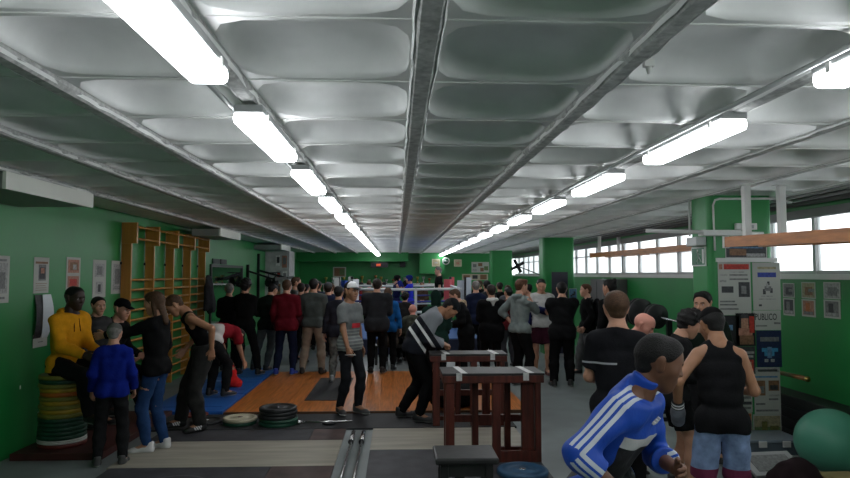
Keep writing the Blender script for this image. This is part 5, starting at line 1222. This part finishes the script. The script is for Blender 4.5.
person('broad person in a long black coat with a white collar seen from behind', 491.5, 11.3, 1.64, z0=.04, face=98, hc='dark', b=1.2, top=T('coat', BLK, fit=.035, hem=.42, hoodm=mat('fleece_white', (.5,.5,.48), rough=1, bump=.6, scale=80)), bot=B(BLK), arms=('front','front'), feet=((-.16,0),(.14,0)))
person('person in a dark red top behind the elbow of the pale grey hoodie', 509, 13.1, 1.60, face=110, hc='black', top=T('sweater', (.07,.008,.01)), bot=B((.04,.04,.045)))
# ---------------- right of centre
person('person in a pale grey hoodie, one hand on hip, the other at the chin', 519.5, 10.9, 1.78, face=32, res=.015, skin='fair', hair='quiff', hc='auburn', b=1.1, top=T('hoodie', (.165,.195,.19), fit=.024, hem=.24, sleeve='rolled', wr=.007), bot=B(BLK, fit=.02),
    arms=(hand(-.20,.0,1.02, (-1,-.4,0)), 'chin'), head=(8, 8), feet=((-.12,0),(.14,.05)))
WS = cloth('sweat_white', (.43,.43,.42), attr=[('line', (.03,.03,.04)), ('cuffs', (.012,.014,.06))])
def ws_line(V, G):
    z = (V-G.fr[2])@G.fr[8][:,2]; return .007-np.abs(z-.045)
def ws_cuff(V, G):
    d, t, _ = arm_uv(V, G, 1); d2, t2, _ = arm_uv(V, G, -1); m_ = np.where(d < d2, t, t2); return np.where(np.minimum(d, d2) < .07, m_-1.05, -1)
person('person in a white sweatshirt with a dark chest line and maroon shorts, looking down', 541, 12.0, 1.79, face=-98, res=.015, skin='light', hair='crop', hc='black', b=1.05, top=dict(kind='sweater', col=(.4,.4,.4), mat=WS, fit=.024, hem=.25, attrs={'line': ws_line, 'cuffs': ws_cuff}),
    bot=dict(kind='shorts', col=(.035,.008,.016), fit=.02, len=.8), head=(0,18), arms=('folded','hangf'), feet=((-.11,0),(.11,0)), shoe=dict(col=(.05,.01,.01), sole=(.3,.3,.3)))
person('broad person in a black jacket seen from behind in front of the dark standing banner', 562, 10.8, 1.73, face=85, res=.018, hc='black', b=1.25, top=T('jacket', (.009,.009,.010), fit=.035, hem=.32, wr=.008), bot=B(BLK, fit=.025), arms=('folded','folded'), feet=((-.15,0),(.13,.02)), shoe=dict(col=(.02,.02,.02), sole=(.35,.35,.33)))
person('person in black coat and grey trousers with a backpack, by the middle column', 587, 12.0, 1.68, face=172, res=.018, skin='fair', hair='short', hc='auburn', top=T('jacket', BLK, fit=.03), bot=B((.10,.10,.105), fit=.02), arms=('pocket','pocket'), feet=((-.12,-.14),(.12,.16)), extra=backpack((.012,.012,.014)))
person('person in black with a dark woolly hat behind the head of the nearest black T-shirt', 611, 9.6, 1.78, face=120, hc='black', hair='bun', top=T('jacket', BLK), bot=B(BLK))
TS = cloth('tee_black', (.010,.010,.012), attr=[('back_stripe', (.35,.35,.37))])
def bstripe(V, G):
    p, w_, ch, up, nk, hd, T0, T1, T2, HR = G.fr; r = V-ch; return np.where((r@T2[:,1] < 0) & (r@T2[:,0] < -.01), .007-np.abs(r@T2[:,2]+.03), -.02)
person('person in a black T-shirt with a thin pale stripe across the back, nearest black figure', 617, 4.6, 1.73, face=74, res=.011, skin='light', hair='quiff', hc='brown', b=.95, top=dict(kind='tee', sleeve='short', col=BLK, mat=TS, fit=.018, attrs={'back_stripe': bstripe}), bot=B(BLK), head=(-8,6), arms=('front','front'))
person('bald person in a dark olive shirt bowing the head, right of the nearest black T-shirt', 623, 6.0, 1.54, face=-38, res=.013, skin='red', hair='bald', b=1.1, top=T('sweater', (.022,.018,.014), fit=.026), bot=B(DK), lean=8, bend=14, head=(0,30), arms=('front','front'))
person('person with thick black hair and dark jacket bowing towards the boxer in the tank top', 673, 5.6, 1.56, face=-15, res=.013, skin='light', hair='curly', hc='black', top=T('jacket', (.012,.012,.014), fit=.022), bot=dict(kind='shorts', col=BLK, fit=.02, len=.7), lean=4, bend=8, head=(0,28), arms=('front','front'), feet=((-.1,0),(.1,.1)))
person('dark-haired youth whose face shows above the boxer in the tank top, against the near column', 704, 6.5, 1.68, face=-125, res=.012, skin='light', hair='quiff', hc='black', top=T('jacket', (.014,.016,.014)), bot=B(DK), head=(10,8), arms=('pocket','pocket'))
# boxer in tank top
def boxer(G):
    for q in (-1, 1):
        w, e = G.wr[q], G.el[q]; al = unit(w-e)
        gl = addp(G, 'hand_wrap', [([P_(w+al*.0, w+al*.05, .045, .050), P_(w+al*.05, w+al*.13, .052, .050), P_(w+al*.04+np.array([0,.03,0]), w+al*.09+np.array([0,.05,0]), .022)], [], .02)], mat('wrap_grey', (.16,.17,.20), rough=.8, var=.3, vscale=20), .009)
        at_ = lambda V, G, w=w, al=al: -.5*np.ones(len(V))
        G.cover('wristband', [([P_(w-al*.065, w-al*.005, .044, .046)], [(w-al*.005, al), (w-al*.065, -al)], .01)], mat('wristband', (.8,.8,.8), rough=.8, attr=[('bands', (.01,.01,.012))]), 0, r2=.005,
                attrs={'bands': lambda V, G, w=w, al=al: .006-np.abs((((V-w)@al)/.026 % 1)-.5)*.026})
SH = cloth('shorts_pale_blue', (.20,.27,.44), attr=[('hem', (.16,.03,.07))], var=.3)
person('boxer in a black tank top and pale blue shorts seen from behind, with striped wristbands', 719, 4.4, 1.63, face=76, res=.010, skin='tan', hair='short', hc='black', b=.92, top=T('tank', (.009,.009,.010), fit=.020, hem=.27), bot=dict(kind='shorts', name='boxing_shorts', col=(.25,.3,.5), mat=SH, fit=.002, len=1.0, attrs={'hem': lambda V, G: .57-V[:,2]}),
    lean=3, bend=10, head=(-18,24), arms=(dict(t=(-.29,.08,.99), p=(-.8,-1,-.1), th=(0,1,0), m='fist', glove=1), dict(t=(.16,.30,1.1), p=(.5,-1,-.3), th=(0,1,0), m='fist', glove=1)), feet=((-.13,0),(.13,.05)), extra=boxer, cap=dict(col=(.006,.006,.006), brim=False))
# ---------------- man in the blue track jacket, closest to the camera
JB = mat('track_blue', (.004,.055,.38), rough=.6, bump=.2, scale=50, var=.12, vscale=8, attr=[('white_band', (.50,.50,.50)), ('black_lower', (.008,.008,.010)), ('stripes', (.50,.54,.60))])
def near_arm(V, G): return np.minimum(np.minimum(arm_uv(V, G, 1)[0]-.080, arm_uv(V, G, -1)[0]-.080), .155-np.abs((V-G.fr[2])@G.fr[8][:,0]))
def wb(V, G): z = (V-G.fr[2])@G.fr[8][:,2]; return np.minimum(.028-np.abs(z-.012), near_arm(V, G))
def bl_(V, G): z = (V-G.fr[2])@G.fr[8][:,2]; return np.minimum(-.016-z, near_arm(V, G))
def logo(G):
    p, w_, ch, up, nk, hd, T0, T1, T2, HR = G.fr; c = up+T2@np.array([-.075,.095,-.03])
    m = MB(); X_, Z_, N_ = T2[:,0], T2[:,2], T2[:,1]
    for i, hgt in enumerate((.012, .022, .032)):
        a = c+X_*(.018-.015*i); vs = [a+N_*.012, a+X_*.011+N_*.012, a+X_*.011+Z_*hgt+N_*.012-X_*.006, a+Z_*hgt+N_*.012-X_*.006]; vs2 = [v-N_*.03 for v in vs]
        V = np.array(vs+vs2); V = G.ws(V); m.add([tuple(v) for v in V], [(0,1,2,3), (7,6,5,4), (0,4,5,1), (1,5,6,2), (2,6,7,3), (3,7,4,0)])
    o = m.build('logo', None, M_WHITE); o.parent = G.root
person('person in a royal blue track jacket with white sleeve stripes hurrying right, nearest the camera', 598, 2.95, 1.65, face=-42, res=.008, skin='brown', hair='short', hc='black', b=1.05,
    top=dict(kind='track', col=(.01,.05,.4), mat=JB, fit=.026, hem=.30, wr=.009, cuff=.14, collar=.045, attrs={'white_band': wb, 'black_lower': bl_, 'stripes': lambda V, G: np.minimum(sleeve_stripes(.018, .030)(V, G), .03-((V-G.fr[4])@G.fr[8][:,2]))}), bot=B(BLK), lean=20, bend=14, head=(-34, 18),
    arms=(hand(-.0,.36,1.10, (-1,-.6,-1), th=(.3,.2,1), m='relaxed'), hand(.26,.22,1.02, (1.3,-1,-.2), th=(-.5,.3,1), m='relaxed')), feet=((-.12,.3),(.12,-.25)), extra=logo)
# ---------------- boxing ring
def fighter(col):
    def f(G):
        g = [([P_((0,-.028,.046), (0,.016,.052), .094, .088), P_((-.07,0,-.03), (-.07,.0,.02), .035), P_((.07,0,-.03), (.07,.0,.02), .035), P_((-.03,.075,.085), (.03,.075,.085), .03)], [], .02)]
        v, q = surf(g, .014, .02); mk('head_guard', G.ws(v@G.fr[9].T+G.hd_), q, [cloth('guard_'+col[0], col[1])], parent=G.root)
        for s_ in (-1, 1):
            al = unit(G.wr[s_]-G.el[s_]); addp(G, 'boxing_glove', [([P_(G.wr[s_], G.wr[s_]+al*.12, .06, .075)], [], .01)], cloth('glove_'+col[0], col[1]), .016)
    return f
GU = lambda q: dict(t=(q*.12,.28,1.42), p=(q*.6,0,-1), th=(0,0,1), m='fist', glove=1)
person('boxer in navy with a black head guard sparring in the ring, left of two', 396.5, 17.8, 1.47, z0=.37, face=20, top=T('tank', (.008,.010,.045)), bot=dict(kind='shorts', col=(.01,.012,.05)), arms=(GU(-1), GU(1)), extra=fighter(('black', BLK)))
person('boxer in a bright blue vest sparring in the ring, right of two', 410, 17.3, 1.47, z0=.37, face=170, top=T('tee', (.02,.03,.42), sleeve='short'), bot=dict(kind='shorts', col=(.02,.03,.35)), arms=(GU(-1), GU(1)), extra=fighter(('blue', (.01,.02,.16))))
person('tall person in a black shirt standing in the ring near the pink corner pad', 439, 19.6, 1.72, z0=.37, face=180, hc='grey', skin='fair', top=T('tee', BLK, sleeve='short', fit=.03), bot=B(BLK), arms=('hangf','hang'))
# ---------------- spectators beyond the ring
rs = random.Random(21)
far = [(331, 14.9, 1.66, 'navy', 'left of the blue corner pad'), (352, 21.4, 1.62, 'grey', 'behind the left end of the ring ropes'), (361, 22.3, 1.60, 'red', 'beyond the ring, second from the left end'), (369, 21.6, 1.66, 'tan', 'beyond the ring above the dark grey jacket'),
       (384, 22.0, 1.62, 'white', 'beyond the ring left of the navy boxer'), (422, 22.4, 1.60, 'brown', 'beyond the ring right of the blue boxer'), (452, 21.7, 1.70, 'red', 'beyond the pink corner pad'), (478, 18.2, 1.70, 'black', 'by the right side of the ring'),
       (480, 19.5, 1.68, 'brown', 'right of the ring before the picture board'), (500, 16.6, 1.66, 'black', 'before the far green column'), (508, 15.9, 1.60, 'grey', 'right of the far column'), (529, 15.0, 1.64, 'black', 'behind the grey hoodie and white sweatshirt'),
       (306, 16.8, 1.62, 'black', 'by the whitewashed pier'), (318, 16.2, 1.70, 'navy', 'beyond the grey sweater'), (346, 14.1, 1.50, 'black', 'behind the capped person')]
cc = dict(navy=NAVY, grey=(.10,.10,.11), red=(.18,.02,.02), tan=(.22,.15,.09), white=(.4,.4,.4), brown=(.05,.03,.02), black=BLK)
for px, D, H, c, where in far:
    person('distant spectator in %s %s' % (c, where), px, D, H, face=rs.choice([-90, -80, -100, 180, 90]) if D > 20 else rs.choice([90, 100, 70]), res=.03, skin=rs.choice(['fair','light','tan']), hc=rs.choice(['black','dark','brown']), top=T('jacket', cc[c]), bot=B(BLK), arms=('front','front'), group='distant spectators around the ring')
# ---------------- loaded barbell on a rack by the right wall
a_ = at(634, 311, 8.9); b_ = at(682, 322.5, 8.0)
r = empty('squat_rack', tuple((a_+b_)/2*Vector((1,1,0)) if False else ((a_.x+b_.x)/2, (a_.y+b_.y)/2, 0)), 'black rack holding a loaded barbell behind the bald person', 'rack')
d = (b_-a_).normalized()
part(MB().tube([a_, b_], .012, 8), 'barbell', r, M_STEEL)
for t in (.06, .13, .42, .48): c = a_+(b_-a_)*t; part(MB().lathe(c, [(.02,0), (.19-.1*(t>.4)*.3, 0), (.19-.1*(t>.4)*.3,.05), (.02,.05)], 28, axis=d), 'plate', r, M_BLACK)
for t in (.25, .75): c = a_+(b_-a_)*t; part(MB().box((c.x-.03, c.y-.03, 0), (c.x+.03, c.y+.03, c.z-.012)), 'upright', r, M_DKMET); part(MB().box((c.x-.25, c.y-.03, 0), (c.x+.25, c.y+.03, .05)), 'foot', r, M_DKMET)
